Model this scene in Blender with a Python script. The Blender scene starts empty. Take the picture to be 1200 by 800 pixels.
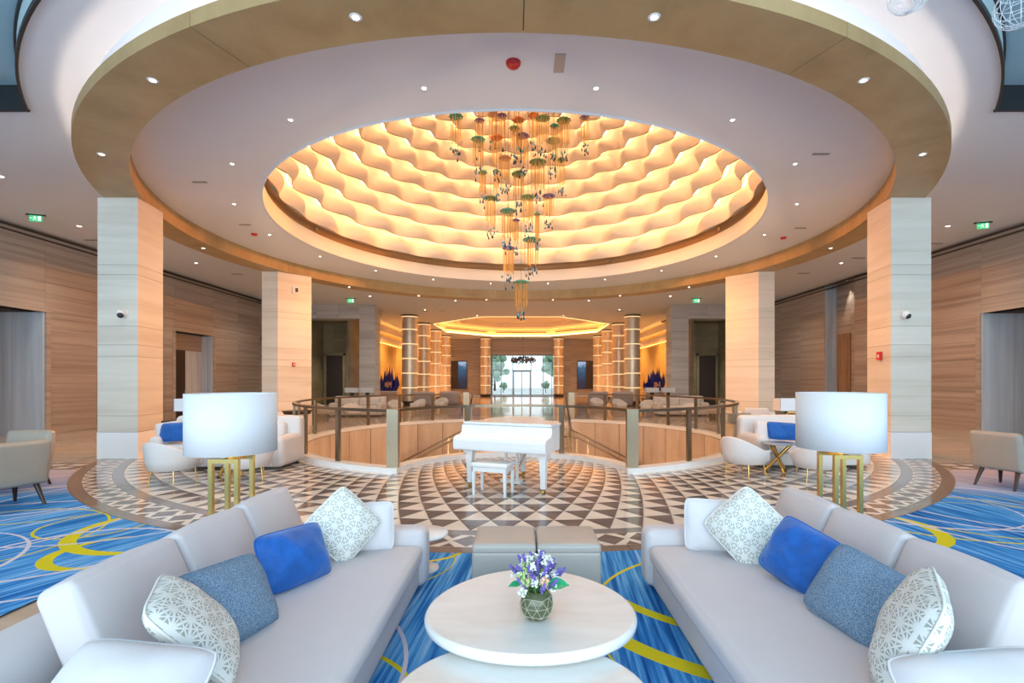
import bpy, bmesh, math, random
from mathutils import Vector, Matrix
PI = math.pi
random.seed(7)
S = bpy.context.scene
C = S.collection

# ---------------------------------------------------------------- camera, light, exposure
cam_d = bpy.data.cameras.new('camera')
cam = bpy.data.objects.new('camera', cam_d); C.objects.link(cam)
cam.location = (0.2, 0.0, 1.62); cam.rotation_euler = (PI/2, 0, 0)
cam_d.sensor_width = 36.0; cam_d.sensor_fit = 'HORIZONTAL'
cam_d.lens = 570/1200*36.0
cam_d.shift_x = -14/1200; cam_d.shift_y = 46/1200
cam_d.clip_start = 0.05; cam_d.clip_end = 300
S.camera = cam
S.view_settings.view_transform = 'Standard'; S.view_settings.look = 'None'
S.view_settings.gamma = 1.0; S.view_settings.use_curve_mapping = False
S.view_settings.exposure = 0.0
S.cycles.max_bounces = 7; S.cycles.diffuse_bounces = 4; S.cycles.glossy_bounces = 3
S.cycles.transparent_max_bounces = 12; S.cycles.transmission_bounces = 3
S.cycles.caustics_reflective = False; S.cycles.caustics_refractive = False
S.cycles.sample_clamp_indirect = 4.0

COLUMN_FILL = 4600.0
DAY_POWER = 2050.0      # daylight through the window front behind the camera
SPOT_WARM = (1.0, 0.85, 0.69)
AMBER = (1.0, 0.55, 0.25)
world = bpy.data.worlds.new('sky'); S.world = world; world.use_nodes = True
bg = world.node_tree.nodes['Background']
bg.inputs[0].default_value = (0.80, 0.92, 1.0, 1); bg.inputs[1].default_value = 1.6

def area_light(name, loc, rot, sx, sy, power, color):
    d = bpy.data.lights.new(name, 'AREA'); d.shape = 'RECTANGLE'; d.size = sx; d.size_y = sy
    d.energy = power; d.color = color
    o = bpy.data.objects.new(name, d); C.objects.link(o); o.location = loc; o.rotation_euler = rot
    return o
area_light('daylight_front_windows', (0, -6.5, 3.3), (PI/2, 0, 0), 27, 5.8, DAY_POWER, (0.74, 0.91, 1.0))

# ---------------------------------------------------------------- mesh helper
class MB:
    def __init__(s): s.v = []; s.f = []; s.uv = None; s.sm = []
    def add(s, vs, fs, smooth=False):
        n = len(s.v); s.v += [tuple(p) for p in vs]
        for f in fs: s.f.append(tuple(i+n for i in f)); s.sm.append(smooth)
        return s
    def box(s, c, d, rz=0, ry=0, rx=0):
        m = Matrix.Translation(c) @ Matrix.Rotation(rz,4,'Z') @ Matrix.Rotation(ry,4,'Y') @ Matrix.Rotation(rx,4,'X')
        vs = [m @ Vector((x*d[0]/2, y*d[1]/2, z*d[2]/2)) for z in (-1,1) for y in (-1,1) for x in (-1,1)]
        return s.add(vs, [(0,2,3,1),(4,5,7,6),(0,1,5,4),(2,6,7,3),(0,4,6,2),(1,3,7,5)])
    def bx(s, x0, x1, y0, y1, z0, z1):
        return s.box(((x0+x1)/2,(y0+y1)/2,(z0+z1)/2), (abs(x1-x0),abs(y1-y0),abs(z1-z0)))
    def prism(s, poly, z0, z1):
        a = sum(poly[i][0]*poly[(i+1)%len(poly)][1]-poly[(i+1)%len(poly)][0]*poly[i][1] for i in range(len(poly)))
        if a < 0: poly = poly[::-1]
        n = len(poly)
        vs = [(p[0],p[1],z0) for p in poly] + [(p[0],p[1],z1) for p in poly]
        fs = [tuple(range(n))[::-1], tuple(range(n,2*n))] + [(i,(i+1)%n,n+(i+1)%n,n+i) for i in range(n)]
        return s.add(vs, fs)
    def cyl(s, p0, p1, r0, r1=None, seg=12, caps=True, smooth=True):
        r1 = r0 if r1 is None else r1
        p0 = Vector(p0); p1 = Vector(p1); d = (p1-p0).normalized()
        a = d.orthogonal().normalized(); b = d.cross(a)
        ring = lambda p, r: [p + (a*math.cos(2*PI*i/seg)+b*math.sin(2*PI*i/seg))*r for i in range(seg)]
        s.add(ring(p0,r0)+ring(p1,r1), [(i,(i+1)%seg,seg+(i+1)%seg,seg+i) for i in range(seg)], smooth)
        if caps: s.add(ring(p0,r0), [tuple(range(seg))[::-1]]); s.add(ring(p1,r1), [tuple(range(seg))])
        return s
    def lathe(s, prof, seg=32, c=(0,0,0), a0=0, a1=2*PI, smooth=True, sx=1, sy=1):
        full = abs(a1-a0-2*PI) < 1e-6; n = seg if full else seg+1
        vs = [(c[0]+r*sx*math.cos(a0+(a1-a0)*i/seg), c[1]+r*sy*math.sin(a0+(a1-a0)*i/seg), c[2]+z) for r, z in prof for i in range(n)]
        fs = [(j*n+i, j*n+(i+1)%n, (j+1)*n+(i+1)%n, (j+1)*n+i) for j in range(len(prof)-1) for i in range(seg)]
        return s.add(vs, fs, smooth)
    def ring(s, R0, R1, z0, z1, seg=96, c=(0,0,0), a0=0, a1=2*PI, smooth=False):
        s.lathe([(R0,z0),(R1,z0),(R1,z1),(R0,z1),(R0,z0)], seg, c, a0, a1, smooth)
        if abs(a1-a0-2*PI) > 1e-6:
            for a in (a0,a1):
                s.add([(c[0]+r*math.cos(a), c[1]+r*math.sin(a), c[2]+z) for r,z in ((R0,z0),(R1,z0),(R1,z1),(R0,z1))], [(0,1,2,3)])
        return s
    def sphere(s, c, r, nu=12, nv=8, sz=1.0, sx=1.0, sy=1.0):
        prof = [(max(r*math.sin(PI*j/nv),1e-4), -r*sz*math.cos(PI*j/nv)) for j in range(nv+1)]
        return s.lathe(prof, nu, c, sx=sx, sy=sy)
    def grid(s, fn, nu, nv, smooth=True, closeu=False, uv=False):
        n = nu if closeu else nu+1
        vs = [fn(i/nu, j/nv) for j in range(nv+1) for i in range(n)]
        fs = [(j*n+i, j*n+(i+1)%n, (j+1)*n+(i+1)%n, (j+1)*n+i) for j in range(nv) for i in range(nu)]
        return s.add(vs, fs, smooth)
    def tube(s, pts, r, seg=8, closed=False, smooth=True):
        pts = [Vector(p) for p in pts]; n = len(pts); rings = []
        for i, p in enumerate(pts):
            t = (pts[(i+1)%n]-pts[i-1]) if closed else (pts[min(i+1,n-1)]-pts[max(i-1,0)])
            t.normalize(); up = Vector((0,0,1)) if abs(t.z) < 0.95 else Vector((1,0,0))
            a = t.cross(up).normalized(); b = a.cross(t)
            rr = r[i] if isinstance(r,(list,tuple)) else r
            rings.append([p+(a*math.cos(2*PI*k/seg+PI/seg)+b*math.sin(2*PI*k/seg+PI/seg))*rr for k in range(seg)])
        m = n if closed else n-1
        vs = [q for R in rings for q in R]
        fs = [(i*seg+k, i*seg+(k+1)%seg, ((i+1)%n)*seg+(k+1)%seg, ((i+1)%n)*seg+k) for i in range(m) for k in range(seg)]
        if not closed: fs += [tuple(range(seg))[::-1], tuple(range((n-1)*seg, n*seg))]
        return s.add(vs, fs, smooth)
    def sweep(s, pts, nrm, prof, closed=False):
        # prof: list of (offset along normal, z); pts 3-D; nrm 2-D normals
        n = len(pts); k = len(prof)
        vs = [(p[0]+q[0]*o, p[1]+q[1]*o, p[2]+z) for p,q in zip(pts,nrm) for o,z in prof]
        m = n if closed else n-1
        fs = [(i*k+j, ((i+1)%n)*k+j, ((i+1)%n)*k+(j+1)%k, i*k+(j+1)%k) for i in range(m) for j in range(k)]
        if not closed: fs += [tuple(range(k)), tuple(range((n-1)*k, n*k))[::-1]]
        return s.add(vs, fs)
    def soft(s, c, d, r, bulge=(0,0,0), n=6, rot=None):
        # rounded, slightly puffed box
        h = [x/2 for x in d]; r = min(r, *[x*0.98 for x in h])
        def coords(L):
            o = [-L, -L+r*.25, -L+r*.6, -L+r]
            m = [(-L+r)+(2*L-2*r)*i/n for i in range(1,n)] if L-r > 1e-4 else []
            return o + m + ([L-r] if L-r > 1e-4 else []) + [L-r*.6, L-r*.25, L]
        X, Y, Z = (coords(q) for q in h)
        idx = {}; vs = []; fs = []
        def V(p):
            key = tuple(round(q,6) for q in p)
            if key not in idx:
                inn = [max(-(h[i]-r), min(h[i]-r, p[i])) for i in range(3)]
                dv = Vector([p[i]-inn[i] for i in range(3)])
                q = Vector(inn) + (dv.normalized()*r if dv.length > 1e-9 else dv)
                u = [p[i]/h[i] for i in range(3)]
                for i in range(3):
                    a, b = [(1-u[j]**2) for j in range(3) if j != i]
                    q[i] += bulge[i]*u[i]*max(a,0)**.6*max(b,0)**.6
                idx[key] = len(vs); vs.append(q)
            return idx[key]
        for ax in range(3):
            A, B = [(X,Y,Z)[i] for i in range(3) if i != ax]
            for sgn in (-1,1):
                for i in range(len(A)-1):
                    for j in range(len(B)-1):
                        q = []
                        for (a,b) in ((A[i],B[j]),(A[i+1],B[j]),(A[i+1],B[j+1]),(A[i],B[j+1])):
                            p = [a,b]; p.insert(ax, sgn*h[ax]); q.append(V(p))
                        flip = (sgn < 0) ^ (ax == 1)
                        fs.append(tuple(q[::-1] if flip else q))
        m = Matrix.Translation(c)
        if rot is not None: m = m @ rot
        return s.add([m @ p for p in vs], fs, True)
    def mesh(s, name):
        me = bpy.data.meshes.new(name); me.from_pydata(s.v, [], s.f)
        me.polygons.foreach_set('use_smooth', s.sm)
        if s.uv:
            ul = me.uv_layers.new(name='uv')
            for l in me.loops: ul.data[l.index].uv = s.uv[l.vertex_index]
        me.update(); return me

def obj(name, mb, m, parent=None, loc=None, rz=0):
    me = mb.mesh(name) if isinstance(mb, MB) else mb
    if m is not None and len(me.materials) == 0: me.materials.append(m)
    o = bpy.data.objects.new(name, me); C.objects.link(o)
    if parent is not None: o.parent = parent
    if loc is not None: o.location = loc
    o.rotation_euler.z = rz
    return o
def tag(o, label, cat, group=None):
    o['label'] = label; o['category'] = cat
    if group: o['group'] = group
    return o
def thing(name, label, cat, loc=(0,0,0), rz=0, group=None):
    o = bpy.data.objects.new(name, None); C.objects.link(o); o.empty_display_size = .1
    o.location = loc; o.rotation_euler.z = rz
    return tag(o, label, cat, group)
def struct(name, mb, m, label=None):
    o = obj(name, mb, m); o['kind'] = 'structure'
    if label: o['label'] = label
    return o
def dup(o, loc, rz, label, group=None):
    r = o.copy(); C.objects.link(r); r.location = loc; r.rotation_euler.z = rz; r['label'] = label
    if group: r['group'] = group
    for ch in list(o.children):
        c = ch.copy(); C.objects.link(c); c.parent = r
        for g in list(ch.children):
            d = g.copy(); C.objects.link(d); d.parent = c
    return r

# ---------------------------------------------------------------- materials
class NT:
    def __init__(s, name):
        s.m = bpy.data.materials.new(name); s.m.use_nodes = True
        s.t = s.m.node_tree; s.b = s.t.nodes['Principled BSDF']
    def n(s, typ, **kw):
        x = s.t.nodes.new('ShaderNode'+typ)
        for k, v in kw.items(): setattr(x, k, v)
        return x
    def l(s, a, b): s.t.links.new(a, b)
    def val(s, sock, v):
        if hasattr(v, 'links'): s.l(v, sock)
        else: sock.default_value = v
    def math(s, op, a, b=0.0, c=0.0):
        x = s.n('Math', operation=op); s.val(x.inputs[0], a); s.val(x.inputs[1], b); s.val(x.inputs[2], c); return x.outputs[0]
    def vm(s, op, a, b=(0,0,0)):
        x = s.n('VectorMath', operation=op); s.val(x.inputs[0], a); s.val(x.inputs[1], b)
        return x.outputs['Value'] if op in ('DISTANCE','DOT_PRODUCT','LENGTH') else x.outputs[0]
    def mix(s, f, a, b):
        x = s.n('Mix', data_type='RGBA'); s.val(x.inputs[0], f)
        s.val(x.inputs[6], a if hasattr(a,'links') else (*a,1)); s.val(x.inputs[7], b if hasattr(b,'links') else (*b,1)); return x.outputs[2]
    def ramp(s, f, stops):
        x = s.n('ValToRGB'); e = x.color_ramp.elements
        while len(e) < len(stops): e.new(.5)
        for q, (p, c) in zip(e, stops): q.position = p; q.color = (*c,1)
        s.l(f, x.inputs[0]); return x.outputs[0]
    def pos(s): return s.n('NewGeometry').outputs['Position']
    def noise(s, vec, scale, detail=3, rough=.5, dist=0):
        x = s.n('TexNoise'); s.l(vec, x.inputs['Vector']); x.inputs['Scale'].default_value = scale
        x.inputs['Detail'].default_value = detail; x.inputs['Roughness'].default_value = rough; x.inputs['Distortion'].default_value = dist
        return x.outputs[0]
    def bump(s, h, strength, dist=.01):
        x = s.n('Bump'); x.inputs['Strength'].default_value = strength; x.inputs['Distance'].default_value = dist
        s.l(h, x.inputs['Height']); s.l(x.outputs[0], s.b.inputs['Normal'])
    def base(s, c): s.val(s.b.inputs['Base Color'], c if hasattr(c,'links') else (*c,1))
    def set(s, rough=.5, metal=0.0, spec=.5):
        s.b.inputs['Roughness'].default_value = rough; s.b.inputs['Metallic'].default_value = metal
        s.b.inputs['Specular IOR Level'].default_value = spec; return s

def plain(name, col, rough=.5, metal=0.0, spec=.5, var=0.06, scale=6.0, bump=0.0, bscale=300):
    t = NT(name); t.set(rough, metal, spec)
    p = t.pos(); nz = t.noise(p, scale, 3)
    a = tuple(max(0,c*(1-var)) for c in col); b = tuple(min(1,c*(1+var)) for c in col)
    t.base(t.mix(nz, a, b))
    if bump: t.bump(t.noise(p, bscale, 2), bump, .004)
    return t.m
def emit(name, col, strength):
    m = bpy.data.materials.new(name); m.use_nodes = True; t = m.node_tree; t.nodes.clear()
    e = t.nodes.new('ShaderNodeEmission'); e.inputs[0].default_value = (*col,1); e.inputs[1].default_value = strength
    o = t.nodes.new('ShaderNodeOutputMaterial'); t.links.new(e.outputs[0], o.inputs[0]); return m
def stone(name, cols, sc, rough=.35, spec=.5, jitter=True, wav=0.35, bump=0.0):
    """veined stone: noise squeezed along one axis (sc = scale per world axis)"""
    t = NT(name); t.set(rough, 0, spec)
    p = t.pos()
    if jitter:
        r = t.n('ObjectInfo').outputs['Random']
        cmb = t.n('CombineXYZ'); 
        for i, k in enumerate((7.3, 11.9, 17.7)): t.l(t.math('MULTIPLY', r, k), cmb.inputs[i])
        p = t.vm('ADD', p, cmb.outputs[0])
    q = t.vm('MULTIPLY', p, sc)
    nz = t.noise(q, 1.0, 6, .62, wav)
    base = t.ramp(nz, [(0.28+0.44*i/(len(cols)-1), c) for i, c in enumerate(cols)])
    fine = t.noise(t.vm('MULTIPLY', q, (4,4,4)), 1.0, 4, .6)
    c = t.mix(t.math('MULTIPLY', fine, .35), base, cols[0])
    if jitter:
        hsv = t.n('HueSaturation'); t.l(c, hsv.inputs['Color'])
        t.l(t.math('MULTIPLY_ADD', r, .08, .96), hsv.inputs['Value']); c = hsv.outputs[0]
    t.base(c)
    if bump: t.bump(nz, bump, .01)
    return t.m
def glass(name, tint, refl=.03):
    m = bpy.data.materials.new(name); m.use_nodes = True; t = m.node_tree; t.nodes.clear()
    tr = t.nodes.new('ShaderNodeBsdfTransparent'); tr.inputs[0].default_value = (*tint,1)
    gl = t.nodes.new('ShaderNodeBsdfGlossy'); gl.inputs['Roughness'].default_value = 0.02
    mx = t.nodes.new('ShaderNodeMixShader'); o = t.nodes.new('ShaderNodeOutputMaterial')
    mx.inputs[0].default_value = refl; t.links.new(tr.outputs[0], mx.inputs[1]); t.links.new(gl.outputs[0], mx.inputs[2]); t.links.new(mx.outputs[0], o.inputs[0])
    return m

WALL = stone('wall_travertine', [(.235,.195,.17),(.395,.34,.295),(.50,.45,.40)], (.13,.13,8.5), .38)
WALL_GREY = stone('grey_veined_marble', [(.33,.37,.43),(.51,.57,.64),(.66,.71,.78)], (3.2,3.2,.12), .3)
WALL_PALE = stone('pale_striped_marble', [(.36,.33,.32),(.56,.53,.51),(.66,.63,.60)], (.2,.2,4.0), .35)
COLUMN = stone('column_travertine', [(.60,.555,.47),(.72,.685,.60),(.79,.76,.69)], (.3,.3,4.5), .3)
BEAM = stone('ring_beam_veneer', [(.37,.245,.105),(.46,.315,.145),(.52,.37,.18)], (1.3,1.3,.6), .45, jitter=False)
PLASTER = plain('white_ceiling_paint', (.74,.755,.765), .8, spec=.2, var=.015, scale=1.5)
DOMEP = plain('dome_plaster', (.86,.76,.64), .8, spec=.1, var=.02)
TEAL = plain('teal_grey_ceiling_paint', (.40,.54,.57), .7, spec=.2, var=.02)
BLACK = plain('black_fascia_paint', (.014,.017,.019), .4)
TRIMDARK = plain('dark_shadow_gap', (.05,.035,.025), .7)
WHITE_STONE = plain('white_curb_stone', (.86,.87,.88), .25, var=.03, scale=3)
BRONZE = plain('brushed_bronze', (.25,.205,.145), .28, metal=.9, var=.05, scale=20)
BRASS = plain('polished_brass', (.80,.53,.16), .22, metal=1.0, var=.04, scale=15)
STEEL = plain('satin_steel', (.62,.62,.62), .25, metal=1.0, var=.03)
RAILGLASS = glass('railing_glass', (.93,.91,.88))
CLEARGLASS = glass('window_glass', (.93,.97,.98))
DARKWOOD = plain('dark_timber', (.026,.014,.009), .4, var=.2, scale=14)
WOODDOOR = stone('timber_door', [(.20,.11,.055),(.30,.18,.09),(.36,.22,.12)], (9,9,.5), .4)
SOFAF = plain('sofa_fabric', (.61,.58,.605), .9, spec=.15, var=.03, scale=5, bump=.25, bscale=500)
SOFAP = plain('pale_upholstery', (.72,.68,.67), .9, spec=.15, var=.03, scale=5, bump=.2, bscale=500)
PILLOWP = plain('plain_pillow_linen', (.66,.65,.68), .9, spec=.15, var=.03, scale=6, bump=.25, bscale=420)
TAUPE = plain('taupe_leather', (.36,.32,.265), .42, var=.05, scale=8, bump=.15, bscale=180)
OTTO = plain('ottoman_leather', (.41,.385,.355), .32, var=.03, scale=5, bump=.1, bscale=220)
SHADE = plain('lamp_shade_fabric', (.72,.75,.79), .75, spec=.2, var=.015, scale=30)
PIANOW = plain('white_piano_lacquer', (.84,.86,.88), .12, var=.01)
RED = plain('red_plastic', (.55,.02,.02), .4)
WHITEPL = plain('white_plastic', (.8,.8,.8), .4)
GREYPL = plain('grey_vent_paint', (.30,.27,.24), .5)
VENTTAN = plain('tan_vent_paint', (.50,.42,.34), .5)
DOWNL = emit('downlight_glow', (1.0,.88,.72), 14)
LED_AMBER = emit('amber_led_strip', AMBER, 25)
LED_COVE = emit('cove_led_strip', (1.0,.79,.65), 19)
LED_LINE = emit('coffer_led_strip', (1.0,.62,.24), 3.5)
LED_HALL = emit('hall_led_strip', (1.0,.42,.09), 32)
LED_WALL = emit('gold_wall_led_strip', (1.0,.45,.11), 9)
GOLDWALL = stone('gold_leaf_wall', [(.42,.26,.06),(.58,.38,.10),(.66,.46,.15)], (1.2,1.2,.35), .4)
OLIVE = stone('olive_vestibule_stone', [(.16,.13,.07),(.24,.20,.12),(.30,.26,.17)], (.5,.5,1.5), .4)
TABLETOP = stone('pale_onyx_table_top', [(.68,.64,.59),(.79,.775,.75),(.85,.845,.83)], (1.2,3.6,1.0), .1, jitter=False, wav=.8)
TABLESIDE = plain('white_table_lacquer', (.76,.78,.79), .2, var=.02)
TILE_D = stone('dark_marble_tile', [(.10,.083,.086),(.155,.13,.132),(.205,.175,.175)], (1.5,5,1), .10)
TILE_L = stone('cream_marble_tile', [(.64,.59,.53),(.77,.72,.66),(.81,.77,.71)], (1.5,4,1), .10)
TILE_G = stone('grey_marble_ring', [(.17,.16,.165),(.24,.225,.23),(.30,.285,.28)], (1.2,1.2,1), .10, jitter=False)
TILE_B = stone('brown_marble_border', [(.15,.115,.10),(.21,.165,.14),(.27,.22,.19)], (1.2,1.2,1), .10, jitter=False)
SLAB = stone('beige_striped_marble', [(.44,.33,.24),(.60,.48,.37),(.68,.57,.46)], (.25,5.5,1), .10)
FLOORB = stone('lobby_marble_floor', [(.46,.34,.25),(.58,.45,.34),(.66,.54,.43)], (.4,2.5,1), .07, jitter=False)

def carpet_material(name, rings, rot):
    t = NT(name); t.set(.95, 0, .1)
    p = t.pos()
    # streaks run on a diagonal
    mp = t.n('Mapping'); mp.inputs['Rotation'].default_value = (0,0,math.radians(rot)); t.l(p, mp.inputs[0])
    q = t.vm('MULTIPLY', mp.outputs[0], (.8,24,1))
    st = t.noise(q, 1.0, 4, .6, .1)
    big = t.noise(t.vm('MULTIPLY', mp.outputs[0], (.25,1.1,1)), 1.0, 2)
    f = t.math('ADD', t.math('MULTIPLY', st, .72), t.math('MULTIPLY', big, .28))
    c = t.ramp(f, [(.36,(.008,.06,.24)),(.45,(.02,.16,.50)),(.51,(.05,.27,.66)),(.57,(.13,.40,.76)),(.66,(.38,.56,.80))])
    # pale lilac area far towards the marble band
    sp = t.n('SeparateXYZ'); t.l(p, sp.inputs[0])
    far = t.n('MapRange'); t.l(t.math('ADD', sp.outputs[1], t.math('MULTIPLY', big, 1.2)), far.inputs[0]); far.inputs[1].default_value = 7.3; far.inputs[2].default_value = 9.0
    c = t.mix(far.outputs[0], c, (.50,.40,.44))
    YEL = (.62,.56,.02); LIL = (.58,.58,.68)
    for (cx,cy,R,w,ang,e,k) in rings:
        d1 = t.vm('DISTANCE', p, (cx,cy,0)); d2 = t.vm('DISTANCE', p, (cx+e*math.cos(ang), cy+e*math.sin(ang), 0))
        msk = t.math('MULTIPLY', t.math('LESS_THAN', d1, R), t.math('GREATER_THAN', d2, R-w))
        c = t.mix(msk, c, YEL if k == 'y' else LIL)
    t.base(c); t.bump(t.noise(p, 260, 2), .4, .005)
    return t.m
def asanoha(name, fg, bgc):
    t = NT(name); t.set(.85, 0, .2)
    uv = t.n('UVMap').outputs[0]; sp = t.n('SeparateXYZ'); t.l(uv, sp.inputs[0])
    tot = None
    for fam, (off, per, w) in enumerate(((0, 1.0, .085), (30, 1/math.sqrt(3)*1.0, .075))):
        for k in range(3):
            a = math.radians(off+60*k)
            d = t.math('ADD', t.math('MULTIPLY', sp.outputs[0], math.cos(a)*6.2), t.math('MULTIPLY', sp.outputs[1], math.sin(a)*6.2))
            d = t.math('PINGPONG', t.math('ADD', t.math('DIVIDE', d, per*.866 if fam == 0 else per*.866), 20.0), .5)
            m = t.math('LESS_THAN', d, w)
            tot = m if tot is None else t.math('MAXIMUM', tot, m)
    t.base(t.mix(tot, bgc, fg)); t.bump(t.noise(t.pos(), 420, 2), .2, .003)
    return t.m
PATTERN = asanoha('star_pattern_fabric', (.74,.76,.74), (.36,.385,.35))
def velvet(name, col):
    t = NT(name); t.set(.55, 0, .25); p = t.pos()
    nz = t.noise(p, 9, 4, .6, .8)
    t.base(t.mix(nz, tuple(c*.45 for c in col), tuple(min(1,c*1.25) for c in col)))
    t.b.inputs['Sheen Weight'].default_value = .5; t.b.inputs['Sheen Tint'].default_value = (.4,.6,1,1)
    t.bump(t.noise(p, 22, 3, .5, .6), .35, .02); return t.m
VELVET = velvet('royal_blue_velvet', (.010,.115,.46))
def tweed(name):
    t = NT(name); t.set(.95, 0, .1); p = t.pos()
    t.base(t.ramp(t.noise(p, 190, 3, .7), [(.36,(.072,.13,.225)),(.5,(.155,.245,.365)),(.64,(.32,.42,.53))]))
    t.bump(t.noise(p, 230, 2), .5, .004); return t.m
TWEED = tweed('blue_grey_tweed')

# ================================================================ THE SETTING
CY = 14.0                      # centre of the rotunda
RW = 5.93                      # outer radius of the stair well curb
BAYC, BAYR = 8.35, 2.0         # piano bay cut into the well
ZC = 6.07                      # lobby ceiling
WX = 14.2                      # side walls
def arc(R, a0, a1, n, c=(0,CY)):   # angle 0 = towards +x
    return [(c[0]+R*math.cos(a0+(a1-a0)*i/n), c[1]+R*math.sin(a0+(a1-a0)*i/n)) for i in range(n+1)]
def fill(loops, z):
    bm = bmesh.new()
    for lp in loops:
        vs = [bm.verts.new((x,y,z)) for x,y in lp]
        for i in range(len(vs)): bm.edges.new((vs[i], vs[(i+1)%len(vs)]))
    bmesh.ops.triangle_fill(bm, edges=bm.edges[:], use_beauty=True, use_dissolve=False)
    mb = MB(); bm.verts.index_update()
    mb.add([v.co[:] for v in bm.verts], [tuple(v.index for v in f.verts) for f in bm.faces]); bm.free(); return mb
def well_outline(off):
    """closed outline of the well; off > 0 shrinks the well (towards its inside)"""
    R = RW-off; r = BAYR+off; c = BAYC
    # intersection of the two circles
    d = CY-c; y = (R*R-r*r+d*d)/(2*d); x = math.sqrt(R*R-y*y)
    a = math.atan2(-y, x)                       # right corner
    pts = arc(R, a, PI-a, 120)                  # right corner, round the far side, left corner
    b = math.atan2(CY-y-c, x)
    pts += arc(r, PI-b, b, 28, (0,c))[1:-1]     # back through the bay
    return pts, a, b
out0, A0, B0 = well_outline(0.10)

# ---- floor
floor = struct('floor', fill([[(-WX-3,-6.6),(WX+3,-6.6),(WX+3,53),(-WX-3,53)], out0], -0.012), FLOORB)
floor['label'] = 'polished beige marble lobby floor with a round mosaic medallion'
RM, RG, RD, RB = 8.74, 8.90, 9.27, 9.43
NSEC = 144; g = 1.047
def in_field(x, y):
    R = math.hypot(x, y-CY)
    if R >= RW-.02: return R < RM+.01
    return math.hypot(x, y-BAYC) < BAYR+.1 and y < BAYC+BAYR+.2
def pt(k, j):
    R = RM*g**(-k); a = -PI/2 + 2*PI*(j+0.5*k)/NSEC
    return (R*math.cos(a), CY+R*math.sin(a))
tris = []
for k in range(0, 23):
    for j in range(NSEC):
        jj = j - k//2
        d = (pt(k+1, jj-1), pt(k+1, jj), pt(k, jj))          # dark: base inwards, apex outwards
        l = (pt(k, jj), pt(k, jj+1), pt(k+1, jj))            # light: base outwards
        for col, tr in (('d', d), ('l', l)):
            cx = sum(p[0] for p in tr)/3; cy = sum(p[1] for p in tr)/3
            if in_field(cx, cy): tris.append((col, tr, cx, cy))
def seen(t):
    col, tr, cx, cy = t
    if cy < 4.7: return 0
    u = 614+570*(cx-.2)/cy; v = 446+570*1.62/cy
    if not (90 < u < 1110): return 0
    if u < 500 and v > 640-.25*(u-0)*.0 and u > 440: return 0
    if 553 < u < 706 and v > 616: return 0
    if u < 440 and v > 585: return 0
    if u > 845 and v > 585: return 0
    return 1/cy**3
def tri_mb(tr, mb=None, shrink=.965):
    mb = mb or MB(); cx = sum(p[0] for p in tr)/3; cy = sum(p[1] for p in tr)/3
    return mb.prism([(cx+(p[0]-cx)*shrink, cy+(p[1]-cy)*shrink) for p in tr], -.011, 0.0)
for col, m in (('d', TILE_D), ('l', TILE_L)):
    lst = sorted([t for t in tris if t[0] == col], key=lambda t: -seen(t))
    rest = MB()
    for i, t in enumerate(lst):
        if i < 150: obj('marble_tile', tri_mb(t[1]), m, floor)
        else: tri_mb(t[1], rest)
    o = obj('small_marble_tiles' if col == 'd' else 'small_cream_tiles', rest, m, floor); o['kind'] = 'stuff'
mb = MB(); mb.ring(RM+.005, RG-.004, -.011, 0, 196, (0,CY,0)); obj('grey_ring', mb, TILE_G, floor)
# diamond band: cream ground with dark diamonds and small triangles
ba, bb = MB(), MB(); ND = 158
def dp(R, a): return (R*math.cos(a), CY+R*math.sin(a))
bb.ring(RG, RD-.004, -.011, -.001, 196, (0,CY,0))
for i in range(ND):
    a = -PI/2+2*PI*i/ND; w = 2*PI/ND; Rm = (RG+RD)/2
    ba.prism([dp(RG+.02,a), dp(Rm,a+w*.44), dp(RD-.02,a), dp(Rm,a-w*.44)], -.001, .0005)
    for R, s in ((RG+.006,1),(RD-.01,-1)):
        ba.prism([dp(R,a+w*.30), dp(R,a+w*.70), dp(R+s*.10,a+w*.5)], -.001, .0005)
o = obj('cream_band', bb, TILE_L, floor)
o = obj('diamond_inlays', ba, TILE_D, floor); o['kind'] = 'stuff'
for i in range(24):
    a = -PI/2+2*PI*(i+.5)/24
    mb = MB().ring(RD, RB, -.011, 0, 8, (0,CY,0), a+.0006, a+2*PI/24-.0006); obj('border_stone', mb, TILE_B, floor)
# beige slabs and mosaic band beside the medallion
def clear(x0,x1,y0,y1): return min(math.hypot(max(x0,min(0,x1)) if x0<0<x1 else min(abs(x0),abs(x1)), y-CY) for y in (y0,y1,min(max(CY,y0),y1))) > RB+.02
for sx in (-1,1):
    for i in range(5):
        for j in range(6):
            x0 = 9.05+i*1.05; x1 = min(x0+1.045, WX-.02); y0 = 9.6+j*1.2; y1 = y0+1.195
            if x1-x0 < .2: continue
            poly = [(x0,y0),(x1,y0),(x1,y1),(x0,y1)]
            if min(math.hypot(x, y-CY) for x,y in poly+[(x0,CY)][:(1 if y0<CY<y1 else 0)]) < RB+.01:
                ys = [y0+(y1-y0)*q/8 for q in range(9)]
                e = [max(x0, math.sqrt(max(0,(RB+.01)**2-(y-CY)**2))) for y in ys]
                if min(e) > x1-.05: continue
                poly = [(min(a,x1-.002),y) for a,y in zip(e,ys)]+[(x1,y1),(x1,y0)]
            obj('floor_slab', MB().prism([(sx*x,y) for x,y in poly], -.011, 0), SLAB, floor)
    band, chips = MB(), MB(); xe = math.sqrt(RB**2-(CY-9.22)**2)+.03
    band.bx(sx*xe, sx*(WX-.02), 8.86, 9.58, -.011, -.001)
    for r in range(2):
        x = xe+.1
        while x < WX-.4:
            chips.bx(sx*x, sx*(x+.26), 8.98+r*.3, 9.16+r*.3, -.001, .0008); x += .40 if r else .44
    obj('mosaic_band', band, TILE_B, floor)
    o = obj('mosaic_chips', chips, TILE_L, floor); o['kind'] = 'stuff'

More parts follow.
